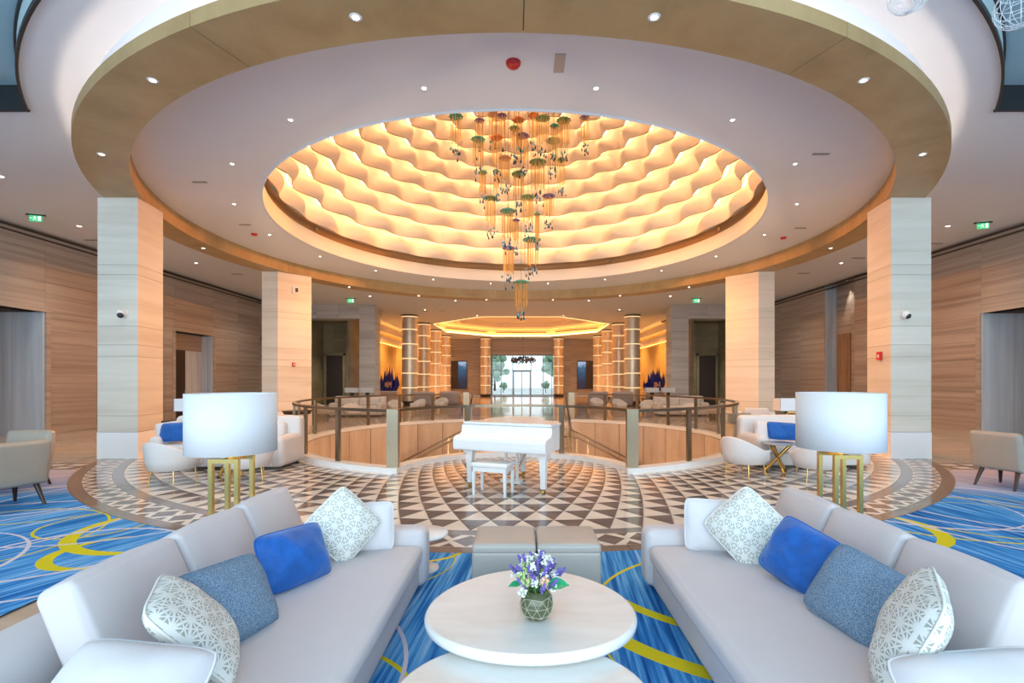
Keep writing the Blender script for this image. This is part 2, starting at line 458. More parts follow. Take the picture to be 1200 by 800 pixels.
# ---- carpets
def carpet_poly(x0, x1, y0, y1, n=60):
    top = []
    for i in range(n+1):
        x = x0+(x1-x0)*i/n
        y = y1
        if abs(x) < RB+.01: y = min(y1, CY-math.sqrt((RB+.015)**2-x*x))
        top.append((x,y))
    mb = MB()
    for z in (0.005,):
        vs = [(x,y0,z) for x,_ in top]+[(x,y,z) for x,y in top]
        mb.add(vs, [(i,i+1,n+2+i,n+1+i) for i in range(n)])
        mb.add([(x,y,z) for x,y in top]+[(x,y,-.012) for x,y in top], [(i,i+1,n+2+i,n+1+i) for i in range(n)])
    return mb
ringsL = [(-3.72,5.42,.92,.012,.75,.125,'y'),(-3.76,4.60,.47,.03,.6,.085,'y'),(-4.2,3.3,1.55,.015,1.2,.03,'y'),(-5.6,4.9,1.25,.035,.4,.01,'y'),
 (-4.6,5.5,.55,.03,0,0,'y'),(-6.0,6.6,1.2,.03,0,0,'y'),(-4.6,5.1,1.35,.04,1,.01,'l'),(-4.0,4.4,.95,.04,0,.01,'l'),(-6.4,5.6,1.9,.05,0,.02,'l'),
 (-5.4,4.0,2.6,.04,0,.01,'l'),(-6.6,7.2,1.5,.04,0,0,'l'),(-4.9,6.6,1.9,.03,0,0,'l'),(-5.6,3.9,1.3,.04,2,.02,'l')]
ringsR = [(3.95,5.40,.78,.02,2.8,.13,'y'),(3.5,4.30,.72,.02,-2.8,.12,'y'),(5.6,5.9,1.0,.035,0,0,'y'),(5.3,6.3,1.5,.035,0,.01,'y'),(5.5,4.6,1.9,.03,1,.015,'y'),
 (6.0,6.4,1.3,.04,0,0,'l'),(5.2,6.4,1.15,.04,0,.02,'l'),(6.3,5.7,1.7,.04,0,0,'l'),(4.9,4.9,2.3,.04,0,.01,'l'),(6.9,6.7,1.9,.04,0,0,'l')]
ringsC = [(-1.0,4.35,.58,.03,.2,.02,'y'),(-.75,4.75,.42,.03,3.0,.015,'y'),(2.0,4.3,1.35,.05,.9,.04,'y'),(1.9,3.9,1.45,.07,.9,.05,'y'),
 (2.0,3.2,1.35,.03,-2.4,.015,'y'),(-1.1,2.15,.85,.05,.9,.02,'y'),(-1.6,2.6,1.15,.035,.3,.01,'l'),(-1.2,1.35,1.25,.06,.9,0,'l')]
for nm, x0, x1, rg, lb in (('side_carpet', -13.9, -3.4, ringsL, 'blue streaked carpet with yellow swirls on the left behind the sofa'),
                       ('side_carpet', 3.2, 13.9, ringsR, 'blue streaked carpet with yellow swirls on the right behind the sofa'),
                       ('lounge_carpet', -1.9, 2.45, ringsC, 'blue streaked carpet with yellow bands between the two grey sofas')):
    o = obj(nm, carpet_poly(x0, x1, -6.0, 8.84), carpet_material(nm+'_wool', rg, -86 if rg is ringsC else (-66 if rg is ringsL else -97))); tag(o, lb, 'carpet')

# ---- stair well
pts, ac, bc = well_outline(0.0)
def normals(P):
    n = len(P); r = []
    for i in range(n):
        t = Vector(P[(i+1)%n])-Vector(P[i-1]); t.normalize(); r.append((-t.y, t.x))
    return r
inn, _, _ = well_outline(0.25)
out_, _, _ = well_outline(0.0)
def strip(A, B, z0, z1):
    mb = MB(); n = len(A)
    for i in range(n):
        j = (i+1)%n
        mb.add([(*A[i],z0),(*A[j],z0),(*A[j],z1),(*A[i],z1)], [(0,1,2,3)])
        mb.add([(*B[i],z0),(*B[j],z0),(*B[j],z1),(*B[i],z1)], [(0,1,2,3)])
        mb.add([(*A[i],z1),(*A[j],z1),(*B[j],z1),(*B[i],z1)], [(0,1,2,3)])
        mb.add([(*A[i],z0),(*A[j],z0),(*B[j],z0),(*B[i],z0)], [(0,1,2,3)])
    return mb
# white curb, open where the stair starts (far side, |x| < 2)
def stairgap(p): return abs(p[0]) < 1.95 and p[1] > CY+3
mb = MB(); n = len(out_)
for i in range(n):
    j = (i+1)%n
    if stairgap(out_[i]) or stairgap(out_[j]): continue
    a,b,c,d = out_[i],out_[j],inn[j],inn[i]
    z0, z1 = -.012, .095
    mb.add([(*a,z0),(*b,z0),(*c,z0),(*d,z0),(*a,z1),(*b,z1),(*c,z1),(*d,z1)], [(4,5,6,7),(0,1,5,4),(2,3,7,6),(0,3,7,4),(1,2,6,5)])
struct('trim_1', mb, WHITE_STONE, 'low white stone curb around the stair well')
# well wall of separate panels, and the lower floor
WELLW = stone('well_wall_panels', [(.50,.38,.29),(.66,.53,.43),(.74,.61,.51)], (2.2,2.2,.25), .25)
ww = struct('wall_well', strip(inn, well_outline(.21)[0], -4.6, -.013), TRIMDARK, 'curved stone wall of the stair well')
fin, _, _ = well_outline(0.27)
n = len(fin)
step = 4
for i in range(0, n, step):
    if i+step > n: break
    seg = [fin[(i+q)%n] for q in range(step+1)]
    if all(stairgap(p) for p in seg): continue
    for z0, z1 in ((-4.6,-2.32),(-2.3,-.02)):
        mb = MB()
        for q in range(step):
            a, b = Vector(seg[q]), Vector(seg[q+1])
            if q == 0: a = a.lerp(b, .04)
            if q == step-1: b = b.lerp(a, .04)
            mb.add([(*a,z0),(*b,z0),(*b,z1),(*a,z1)], [(0,1,2,3)])
            if q == step-1:
                pass
        obj('wall_panel', mb, WELLW, ww)
lf = struct('floor_lower', MB().bx(-6.2,6.2,7.8,20.2,-4.7,-4.6), FLOORB, 'stone floor at the bottom of the stair well')
# stair: a middle flight towards the camera, then two wings
STEP = stone('stair_tread_stone', [(.42,.33,.25),(.56,.46,.37),(.64,.54,.44)], (.6,4,1), .3)
st = thing('staircase', 'pale stone staircase going down inside the glass-railed well', 'staircase', (0,19.7,0))
for i in range(7):
    z = -.16*(i+1); y = 19.62-.31*i
    obj('step', MB().bx(-1.95,1.95,y-.33,y,z-.16,z), STEP, st, (0,-19.7,0))
zl = -.16*7; obj('landing', MB().bx(-2.0,2.0,15.9,17.44,zl-.2,zl), STEP, st, (0,-19.7,0))
for sx in (-1,1):
    for i in range(10):
        x = 2.0+.31*i; z = zl-.16*(i+1)
        obj('step', MB().bx(sx*x, sx*(x+.33), 15.9-.06*i, 17.44-.1*i, z-.16, z), STEP, st, (0,-19.7,0))

# ---- columns of the rotunda
def shrink(poly, k):
    cx = sum(p[0] for p in poly)/len(poly); cy = sum(p[1] for p in poly)/len(poly)
    return [(cx+(p[0]-cx)*k, cy+(p[1]-cy)*k) for p in poly]
CF = [(-8.69,10.14),(-7.85,10.14),(-8.0,11.05),(-9.0,11.05)]
CB = [(-8.96,17.0),(-8.4,17.0),(-7.62,17.9),(-8.5,18.3)]
CORE = plain('column_joint_grout', (.33,.29,.24), .8)
cuts = [.55,.89,2.12,2.37,2.76,3.83,4.04,5.44]
for poly, sx, lb in ((CF,1,'square stone column left of the stair well, nearest the camera'),(CF,-1,'square stone column right of the stair well, nearest the camera'),
                     (CB,1,'square stone column at the far left of the glass railing'),(CB,-1,'square stone column at the far right of the glass railing')):
    P = [(sx*x,y) for x,y in poly]
    c = obj('stone_column', MB().prism(shrink(P,.985), -.01, 5.44), CORE); tag(c, lb, 'column', 'stone columns under the ring beam')
    z = 0.0
    obj('plinth', MB().prism(shrink(P,1.02), -.01, .545), WHITE_STONE, c); z = .55
    for t in cuts[1:]:
        obj('stone_panel', MB().prism(P, z+.005, t-.004), COLUMN, c); z = t

# ---- ring beam and inner ceiling
RI, RO = 8.67, 9.39
beam = struct('trim_2', MB().ring(RI+.01, 9.19, 5.447, 5.655, 144, (0,CY,0)).ring(RI+.01, RO-.004, 5.4475, 5.452, 144, (0,CY,0)), TRIMDARK, 'round timber-clad ring beam over the rotunda')
for i in range(16):
    a = -PI/2-.37+2*PI*i/16; b = a+2*PI/16-.0012
    m = MB().ring(RI-.004, RO+.004, 5.435, 5.447, 12, (0,CY,0), a, b).ring(RI-.004, 9.2, 5.447, 5.66, 12, (0,CY,0), a, b).ring(RO-.025, RO+.004, 5.447, 5.61, 12, (0,CY,0), a, b); obj('veneer_panel', m, BEAM, beam)
for i in range(48):
    a = 2*PI*i/48; b = a+2*PI/48-.0012
    m = MB().ring(RI, RI+.03, 5.66, 5.825, 4, (0,CY,0), a, b); obj('beam_panel', m, BEAM, beam)
DR = 6.46
m = MB()
m.lathe([(DR,5.82),(RI+.03,5.82),(RI+.03,5.86),(DR,5.86)], 144, (0,CY,0), smooth=False)
cl = struct('ceiling_rotunda', m, PLASTER, 'white ring ceiling around the dome')
m = MB(); m.lathe([(DR-.01,5.80),(DR+.03,5.80),(DR+.03,5.83),(DR+.02,6.25),(DR-.01,6.25),(DR-.01,5.80)], 144, (0,CY,0))
rim = struct('trim_3', m, PLASTER, 'pale rim of the dome opening')
m = MB(); m.lathe([(DR,6.25),(DR+.12,6.25),(DR+.12,6.5),(DR-.05,6.5)], 144, (0,CY,0)); obj('slot', m, plain('bronze_slot_paint',(.33,.20,.09),.5), rim)

# ---- dome of wavy tiers
def dome_prof(t): return (6.36*math.cos(t), 6.5+4.4*math.sin(t))
def ypix(t): r, z = dome_prof(t); return 446-570*(z-1.62)/(CY+r)
ts = [0.0]; 
while ts[-1] < 1.33:
    t = ts[-1]; y0 = ypix(t)
    while ypix(t) > y0-18.5 and t < 1.5: t += .003
    ts.append(t)
NW = 24
EDGE = plain('dome_lip_shade', (.42,.32,.22), .6)  # darker tube along each tier lip paints the thin shade line there
dome = struct('ceiling_dome', MB().lathe([(7.0,6.5),(7.0,8.3),(6.0,10.0),(3.5,11.6),(.01,12.0)], 48, (0,CY,0)), DOMEP, 'dome of wavy plaster tiers lit from behind in amber')
for k in range(len(ts)):
    r0, z0 = dome_prof(ts[k])
    last = k == len(ts)-1
    r1, z1 = (0.05, 11.3) if last else dome_prof(ts[k+1])
    amp0 = .12 if k else .05; ph = PI*(k%2)
    w = max(.3, min(1, r0/3.5))
    def fn(u, v, r0=r0, z0=z0, r1=r1, z1=z1, ph=ph, amp0=amp0, w=w, last=last):
        a = 2*PI*u
        s = min(v/.86, 1.0)
        ww_ = math.cos(NW*a+ph); ww2 = math.cos(NW*a+ph+PI)
        top = r1 if last else r1+.42
        zt = z1 if last else z1+.16
        r = r0+(top-r0)*s - amp0*w*ww_*(1-s)**.8 - .0*s + (0 if last else -.11*w*ww2*s**4)
        r -= .17*w*(1+ww_)*math.sin(PI*min(s,1)**.7)*.9
        z = z0+(zt-z0)*(s**.9)
        if v > .86 and not last:
            q = (v-.86)/.14; r -= .36*q; z += .22*q
        return (r*math.cos(a), CY+r*math.sin(a), z)
    t_ = obj('dome_tier', MB().grid(fn, NW*14, 12, True, True), DOMEP, dome)
    obj('lip_shade_line', MB().tube([Vector(fn(i/288, 0)) for i in range(288)], .016, 4, True), EDGE, t_)
    if not last:
        def pth(i, N=288):
            a = 2*PI*i/N; r = r1+.13-.12*w*math.cos(NW*a+ph+PI)
            return (r*math.cos(a), CY+r*math.sin(a), z1+.115)
        obj('led_strip', MB().tube([pth(i) for i in range(288)], .022, 4, True), LED_AMBER, t_)

# ---- lobby ceiling with the cove around the beam, the coffer, and the void over the camera
RH, RV = 9.19, 9.95
ai = math.asin((CY-8.0)/RV)
loop = [(-WX-.1,8.0)] + arc(RV, PI+ai, 2*PI-ai, 72) + [(WX+.1,8.0),(WX+.1,53),(-WX-.1,53)]
OCT = [(-2.9,33.8),(2.75,33.8),(6.9,38.1),(6.9,44.6),(2.75,48.8),(-2.9,48.8),(-6.9,44.6),(-6.9,38.1)]
ceil = struct('ceiling', fill([loop, arc(RH,0,2*PI,144)[:-1], OCT], ZC), PLASTER, 'flat white lobby ceiling')
m = MB(); m.lathe([(9.19,ZC+.02),(9.19,5.655)], 144, (0,CY,0), smooth=False); struct('ceiling_cove', m, PLASTER, 'white upstand between the ring beam and the lobby ceiling')
m = MB(); m.tube([(9.31*math.cos(2*PI*i/144), CY+9.31*math.sin(2*PI*i/144), 5.472) for i in range(144)], .022, 4, True)
o = obj('cove_led_strip', m, LED_COVE); tag(o, 'hidden warm light strip on top of the ring beam', 'light strip')
# fascia of the void
am = [( RV*math.cos(a), CY+RV*math.sin(a)) for a in [PI+ai+(PI-2*ai)*i/72 for i in range(73)]]
def band(path, z0, z1, th):
    m = MB()
    for i in range(len(path)-1):
        a, b = Vector(path[i]), Vector(path[i+1])
        ca = (a-Vector((0,CY))).normalized()*th; cb = (b-Vector((0,CY))).normalized()*th
        m.add([(*a,z0),(*b,z0),(*b,z1),(*a,z1),(*(a+ca),z0),(*(b+cb),z0),(*(b+cb),z1),(*(a+ca),z1)], [(0,1,2,3),(4,5,6,7),(0,1,5,4),(3,2,6,7)])
    return m
fs = struct('trim_4', band(am, 6.05, 6.46, .02), TEAL, 'curved teal fascia of the high ceiling over the lounge')
obj('edge_strip', band(am, 6.03, 6.10, .035), BLACK, fs); obj('edge_strip', band(am, 6.40, 6.47, .05), BLACK, fs)
m = MB()
for sx in (-1,1): m.bx(sx*7.92, sx*(WX+.1), 7.96, 8.0, 6.04, 6.46)
struct('trim_5', m, BLACK, 'straight black fascia of the high ceiling')
m = fill([[(-WX-.3,8.0)] + arc(RV, PI+ai, 2*PI-ai, 72) + [(WX+.3,8.0),(WX+.3,-6.6),(-WX-.3,-6.6)]], 6.46)
struct('ceiling_lounge', m, TEAL, 'teal grey ceiling over the lounge')
# coffer of the far hall
m = MB(); n8 = len(OCT)
oe = [((x*1.09), 41.3+(y-41.3)*1.09) for x,y in OCT]
o2 = [((x*.93), 41.3+(y-41.3)*.93) for x,y in OCT]; o3 = [((x*.80), 41.3+(y-41.3)*.80) for x,y in OCT]
for A, B, z0, z1 in ((oe,OCT,ZC+.03,ZC+.03),(oe,oe,ZC+.03,ZC+.75),(oe,o3,ZC+.75,ZC+.75),(o3,o3,ZC+.75,ZC+1.1)):
    for i in range(n8):
        j = (i+1)%n8; m.add([(*A[i],z0),(*A[j],z0),(*B[j],z1),(*B[i],z1)], [(0,1,2,3)])
m.add([(*p,ZC+1.1) for p in o3], [tuple(range(n8))])
cof = struct('ceiling_coffer', m, DOMEP, 'eight-sided raised coffer glowing amber in the far hall')
obj('led_strip', MB().tube([(x*.995,41.3+(y-41.3)*.995,ZC+.01) for x,y in OCT], .03, 4, True), LED_LINE, cof)
obj('led_strip', MB().tube([(x*1.05,41.3+(y-41.3)*1.05,ZC+.10) for x,y in OCT], .04, 4, True), LED_HALL, cof)

for i in range(n8):
    a, b = Vector(oe[i]), Vector(oe[(i+1)%n8]); c_ = Vector((0,41.3))
    a2, b2 = a.lerp(b,.08), a.lerp(b,.92); k_ = .992
    p, q = c_+(a2-c_)*k_, c_+(b2-c_)*k_
    m = MB(); m.add([(p.x,p.y,ZC+.42),(q.x,q.y,ZC+.42),(q.x,q.y,ZC+.50),(p.x,p.y,ZC+.50)], [(0,1,2,3)]); obj('slot', m, TRIMDARK, cof)
# ---- side walls, clad in panels
TOPZ = 3.68
rows = [TOPZ*i/8 for i in range(9)] + [TOPZ+(ZC-.12-TOPZ)*i/5 for i in range(1,6)]
def clad(wall, sx, x, ybr, holes, zr=rows, m=WALL):
    for j in range(len(zr)-1):
        for i in range(len(ybr)-1):
            yc = (ybr[i]+ybr[i+1])/2; zc = (zr[j]+zr[j+1])/2
            if any(a < yc < b and zc < h for a,b,h in holes): continue
            obj('stone_panel', MB().bx(sx*x, sx*(x+.03), ybr[i]+.002, ybr[i+1]-.002, zr[j]+.003, zr[j+1]-.003), m, wall)
def wallbox(sx, segs):
    m = MB()
    for a,b,z0,z1 in segs: m.bx(sx*(WX+.03), sx*(WX+.35), a, b, z0, z1)
    return m
# left wall: two openings
HL = [(11.9,14.63,TOPZ),(20.07,22.55,TOPZ)]
wl = struct('wall_left', wallbox(-1, [(-6.6,8.0,0,6.5),(8.0,11.9,0,ZC),(11.9,14.63,TOPZ,ZC),(14.63,20.07,0,ZC),(20.07,22.55,TOPZ,ZC),(22.55,28.6,0,ZC)]), WALL, 'left wall of brown striped stone panels')
clad(wl, -1, WX, [7.5,9.7,11.9,14.63,16.4,18.2,20.07,22.55,24.5,26.5,28.5], HL)
HR = [(12.2,14.9,TOPZ),(20.6,22.6,9)]
wr = struct('wall_right', wallbox(1, [(-6.6,8.0,0,6.5),(8.0,12.2,0,ZC),(12.2,14.9,TOPZ,ZC),(14.9,20.6,0,ZC),(22.6,28.6,0,ZC)]), WALL, 'right wall of brown striped stone panels')
clad(wr, 1, WX, [7.8,10.0,12.2,14.9,16.8,18.7,20.6,22.6,24.6,26.5,28.5], HR)
for sx, nm in ((-1,'left'),(1,'right')):
    struct('trim_cornice_'+nm, MB().bx(sx*(WX-.05), sx*(WX+.05), -6.6, 28.5, ZC-.10, ZC-.055).bx(sx*(WX-.02), sx*(WX+.05), -6.6, 28.5, ZC-.25, ZC-.20), TRIMDARK, 'cornice line coloured dark as its shadow along the top of the %s wall' % nm)  # cornice strips coloured dark to draw the shadow line under the ceiling
def recess(sx, y0, y1, zt, d, wall):
    X = WX+.02
    g_ = obj('recess_lining', MB().bx(sx*(X+d), sx*(X+d+.05), y0-.05, y1+.05, -.1, zt).bx(sx*(X+d), sx*X, y0-.05, y1+.05, zt, zt+.05), TRIMDARK, wall)
    k = 5
    for i in range(k):
        a = y0+(y1-y0)*i/k; b = y0+(y1-y0)*(i+1)/k
        obj('marble_panel', MB().bx(sx*(X+d-.03), sx*(X+d), a+.006, b-.006, -.05, zt), WALL_GREY, wall)
    for y, s in ((y0,-1),(y1,1)):
        for i in range(2):
            a = X+d*i/2; b = X+d*(i+1)/2
            obj('marble_panel', MB().bx(sx*(a+.005), sx*(b-.005), y, y-s*.04, -.05, zt), WALL_GREY, wall)
    fr = MB().bx(sx*(WX-.04), sx*(WX+.06), y0-.14, y0, 0, zt).bx(sx*(WX-.04), sx*(WX+.06), y1, y1+.14, 0, zt).bx(sx*(WX-.04), sx*(WX+.06), y0-.14, y1+.14, zt, zt+.14)
    obj('door_frame', fr, WALL, wall)
recess(-1, 11.9, 14.63, TOPZ-.0, 1.9, wl); recess(1, 12.2, 14.9, TOPZ, 1.9, wr); recess(-1, 20.07, 22.55, TOPZ, .55, wl)
obj('lintel', MB().bx(-(WX+.50),-(WX+.54),20.09,22.5,2.95,TOPZ), WALL, wl)
d1 = struct('door_1', MB().bx(-(WX+.47),-(WX+.53),20.72,21.36,0,2.95), DARKWOOD, 'dark timber door in the left wall opening')
obj('door_handle', MB().bx(-(WX+.42),-(WX+.47),21.24,21.28,.95,1.2), STEEL, d1)
# right recess with spotlit timber door
m = MB().bx(WX, WX+.8, 20.4, 22.75, ZC, ZC+.05).bx(WX+.55, WX+.75, 20.5, 22.7, 0, ZC).bx(WX+.03, WX+.6, 20.45, 20.6, 0, ZC); rr = struct('wall_recess', m, WALL, 'spotlit recess in the right wall')
for j in range(len(rows)-1):
    for a,b in ((20.62,21.6),(21.6,22.58)):
        obj('stone_panel', MB().bx(WX+.52, WX+.55, a+.004, b-.004, rows[j]+.004, rows[j+1]-.004), WALL, rr)
obj('return_panel', MB().bx(WX+.0, WX+.55, 22.6, 22.66, 0, ZC), WALL_GREY, rr)
d2 = struct('door_2', MB().bx(WX+.47, WX+.52, 21.6, 22.45, 0, 3.75), WOODDOOR, 'timber door in the right wall recess')
obj('upper_pane', MB().bx(WX+.455, WX+.47, 21.72, 22.33, 1.9, 3.6), WOODDOOR, d2); obj('lower_pane', MB().bx(WX+.455, WX+.47, 21.72, 22.33, .15, 1.75), WOODDOOR, d2)
obj('door_handle', MB().bx(WX+.40, WX+.45, 21.66, 21.70, .95, 1.25), STEEL, d2)

# ---- end walls of the side halls (facing the camera), with tall openings
EY = 28.5; IN = 8.55
prow = [i*ZC/12 for i in range(13)]
for sx, nm in ((-1,'left'),(1,'right')):
    xi = IN if sx < 0 else 8.85
    xo = 9.45 if sx < 0 else 9.85     # inner edge of opening
    w = struct('wall_end_'+nm, MB().bx(sx*xi, sx*xo, EY+.03, EY+1.0, 0, ZC).bx(sx*xo, sx*13.2, EY+.03, EY+1.0, 5.27, ZC).bx(sx*13.2, sx*(WX+.1), EY+.03, EY+1.0, 0, ZC), WALL_PALE, 'pale striped end wall of the %s side hall' % nm)
    for j in range(12):
        zc = (prow[j]+prow[j+1])/2
        obj('stone_panel', MB().bx(sx*xi, sx*xo, EY, EY+.03, prow[j]+.004, prow[j+1]-.004), WALL_PALE, w)
        obj('stone_panel', MB().bx(sx*(xi-.03), sx*xi, EY+.02, EY+1.0, prow[j]+.004, prow[j+1]-.004), WALL_PALE, w)
    for i in range(3):
        a = xo+(13.2-xo)*i/3; b = xo+(13.2-xo)*(i+1)/3
        obj('stone_panel', MB().bx(sx*(a+.005), sx*(b-.005), EY, EY+.03, 5.27, ZC), WALL_PALE, w)
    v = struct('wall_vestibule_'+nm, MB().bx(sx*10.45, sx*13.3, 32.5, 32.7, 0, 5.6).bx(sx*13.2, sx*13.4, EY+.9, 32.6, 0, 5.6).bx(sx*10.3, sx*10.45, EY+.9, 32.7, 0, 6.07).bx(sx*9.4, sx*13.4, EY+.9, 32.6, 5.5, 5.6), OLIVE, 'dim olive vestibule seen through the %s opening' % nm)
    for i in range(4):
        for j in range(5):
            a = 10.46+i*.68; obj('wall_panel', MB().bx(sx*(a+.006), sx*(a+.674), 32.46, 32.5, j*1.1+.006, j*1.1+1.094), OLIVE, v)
    dd = struct('door_3' if sx < 0 else 'door_4', MB().bx(sx*11.85, sx*12.95, 32.36, 32.44, 0, 3.3), DARKWOOD, 'dark doorway in the %s vestibule' % nm)
    obj('door_frame', MB().bx(sx*11.70, sx*11.85, 32.34, 32.45, 0, 3.45).bx(sx*12.95, sx*13.1, 32.34, 32.45, 0, 3.45).bx(sx*11.7, sx*13.1, 32.34, 32.45, 3.3, 3.45), OLIVE, dd)

# ---- far hall
HX = 11.0; BY = 52.0
for sx, nm in ((-1,'left'),(1,'right')):
    w = struct('wall_hall_'+nm, MB().bx(sx*(HX+.06), sx*(HX+.3), 32.7, BY, 0, ZC), GOLDWALL, 'gold wall of the far hall on the %s' % nm)
    for i in range(8):
        a = 32.8+i*2.4; obj('gold_panel', MB().bx(sx*HX, sx*(HX+.06), a+.01, a+2.39, .1, 4.5), GOLDWALL, w)
    obj('soffit', MB().bx(sx*(HX-.1), sx*(HX+.3), 32.7, BY, 4.75, 5.1).bx(sx*(HX-.45), sx*(HX+.3), 32.7, BY, 5.4, 5.7).bx(sx*(HX-.12), sx*(HX-.10), 32.7, BY, 5.1, 5.2).bx(sx*(HX-.47), sx*(HX-.45), 32.7, BY, 5.6, 5.82), DOMEP, w)
    obj('led_strip', MB().bx(sx*(HX-.07), sx*(HX-.03), 32.8, BY, 4.60, 4.62).bx(sx*(HX-.07), sx*(HX-.03), 32.8, BY, 5.12, 5.16).bx(sx*(HX-.40), sx*(HX-.36), 32.8, BY, 5.73, 5.77), LED_WALL, w)
brow = [i*ZC/11 for i in range(12)]
bw = struct('wall_back', MB().bx(-HX,-3.25,BY+.04,BY+.3,0,ZC).bx(3.35,HX,BY+.04,BY+.3,0,ZC).bx(-3.25,3.35,BY+.04,BY+.3,4.42,ZC), WALL, 'far striped wall around the glazed entrance')
for j in range(11):
    for i in range(4):
        for sx in (-1,1):
            a = 3.35+i*1.91; obj('stone_panel', MB().bx(sx*a, sx*(a+1.9), BY, BY+.04, brow[j]+.006, brow[j+1]-.006), WALL, bw)
    if brow[j] > 4.3: obj('stone_panel', MB().bx(-3.3,3.3,BY,BY+.04,brow[j]+.006,brow[j+1]-.006), WALL, bw)
# glazed entrance
FR = plain('entrance_frame_metal', (.16,.18,.19), .4, metal=.4)
w1 = struct('window_1', MB().bx(-3.2,3.3,BY+.05,BY+.13,4.30,4.42).bx(-3.2,3.3,BY+.05,BY+.13,0,.12), FR, 'tall glazed entrance front at the far end')
for x in (-3.2,-2.25,-1.0,.95,2.25,3.2): obj('mullion', MB().bx(x-.035,x+.035,BY+.04,BY+.14,0,4.4), FR, w1)
for z in (2.72,): obj('transom', MB().bx(-3.2,3.25,BY+.05,BY+.13,z-.03,z+.03), FR, w1)
xs = (-3.2,-2.25,-1.0,.95,2.25,3.2)
for i in range(5):
    for z0,z1 in ((.12,2.69),(2.75,4.3)):
        if i == 2 and z0 < 1: continue
        obj('pane', MB().bx(xs[i]+.035, xs[i+1]-.035, BY+.08, BY+.095, z0, z1), CLEARGLASS, w1)
dr = struct('door_5', MB().bx(-.95,-.85,BY+.03,BY+.15,0,2.7).bx(.8,.9,BY+.03,BY+.15,0,2.7).bx(-.95,.9,BY+.03,BY+.15,2.58,2.7).bx(-.06,.01,BY+.03,BY+.15,0,2.6), FR, 'double glass entrance door')
for a,b in ((-.85,-.06),(.01,.8)): obj('pane', MB().bx(a,b,BY+.08,BY+.095,.05,2.58), CLEARGLASS, dr)
obj('door_handle', MB().bx(-.12,-.09,BY-.02,BY+.01,.8,1.8).bx(.04,.07,BY-.02,BY+.01,.8,1.8), STEEL, dr)
PAVE = plain('sunlit_pavement', (.62,.62,.60), .9, scale=.8)
gr = struct('ground', MB().bx(-40,40,BY+.3,110,-.15,-.02), PAVE, 'pale pavement outside the entrance')

# ================================================================ OBJECTS
# ---- glass railing round the well
mid, _, _ = well_outline(0.125)
nm_ = len(mid); NA = 121
gi = [i for i in range(NA) if stairgap(mid[i])]
path = mid[gi[-1]+1:] + mid[:gi[0]]
idx_cl = path.index(mid[NA-1]); idx_cr = path.index(mid[0])
rail = thing('glass_railing', 'bronze and glass railing around the round stair well', 'railing', (0,CY,0))
def loc(p, z=0): return (p[0], p[1]-CY, z)
def pnorm(P):
    r = []
    for i in range(len(P)):
        t = Vector(P[min(i+1,len(P)-1)])-Vector(P[max(i-1,0)]); t.normalize(); r.append((-t.y,t.x))
    return r
for a, b in ((0,idx_cl),(idx_cl,idx_cr),(idx_cr,len(path)-1)):
    seg = path[a:b+1]
    obj('handrail', MB().sweep([loc(p) for p in seg], pnorm(seg), [(-.04,1.06),(.04,1.06),(.04,1.115),(-.04,1.115)]), BRONZE, rail)
def cum(P):
    s = [0.0]
    for i in range(1,len(P)): s.append(s[-1]+(Vector(P[i])-Vector(P[i-1])).length)
    return s
cm = cum(path)
def at(s):
    for i in range(1,len(cm)):
        if cm[i] >= s-1e-9:
            f = (s-cm[i-1])/max(1e-9,cm[i]-cm[i-1]); a, b = Vector(path[i-1]), Vector(path[i]); p = a.lerp(b,f)
            return p, math.atan2(b.y-a.y, b.x-a.x)
stops = []
for a, b, nseg in ((0,idx_cl,10),(idx_cl,idx_cr,3),(idx_cr,len(path)-1,10)):
    for i in range(nseg): stops.append(cm[a]+(cm[b]-cm[a])*i/nseg)
stops.append(cm[-1])
post_me = MB().bx(-.055,.055,-.025,.025,.095,1.06).mesh('post')
for k, s in enumerate(stops):
    p, ang = at(min(s+1e-6, cm[-1]))
    if abs(s-cm[idx_cl]) < 1e-6 or abs(s-cm[idx_cr]) < 1e-6:
        obj('corner_post', MB().bx(-.10,.10,-.06,.06,.095,1.12), BRONZE, rail, loc(p), 0)
    elif k in (0, len(stops)-1):
        obj('corner_post', MB().bx(-.12,.12,-.09,.09,.0,1.16), BRONZE, rail, loc(p), 0)
    else: obj('post', post_me, BRONZE, rail, loc(p), ang)
    if k < len(stops)-1:
        P = [at(s+.09+(stops[k+1]-s-.18)*q/8)[0] for q in range(9)]
        obj('glass_panel', MB().sweep([loc(p) for p in P], pnorm(P), [(-.006,.12),(.006,.12),(.006,1.04),(-.006,1.04)]), RAILGLASS, rail)
for sx, nm in ((-1,'left'),(1,'right')):
    for x0, x1, w in ((1.9,4.6,'outer'),(1.2,3.6,'inner')):
        if w == 'outer': P = [(sx*1.88,19.6,1.0),(sx*1.9,17.5,-.15),(sx*2.2,17.25,-.25),(sx*4.9,16.95,-1.65)]
        else: P = [(sx*1.2,16.2,-.2),(sx*2.0,15.98,-.25),(sx*4.8,15.5,-1.70)]
        h = thing('stair_handrail', '%s bronze handrail going down the %s wing of the stair' % (w, nm), 'handrail', (P[0][0],P[0][1],0), 0)
        o0 = Vector(h.location)
        obj('rail', MB().tube([Vector(p)-o0 for p in P], .035, 6), BRONZE, h)
        for p, q in zip(P[:-1],P[1:]):
            for f in (.1,.6):
                c = Vector(p).lerp(Vector(q), f)-o0
                zb = -1.12 if w == 'inner' else None
                obj('post', MB().bx(c.x-.03,c.x+.03,c.y-.02,c.y+.02,c.z-.93,c.z), BRONZE, h)

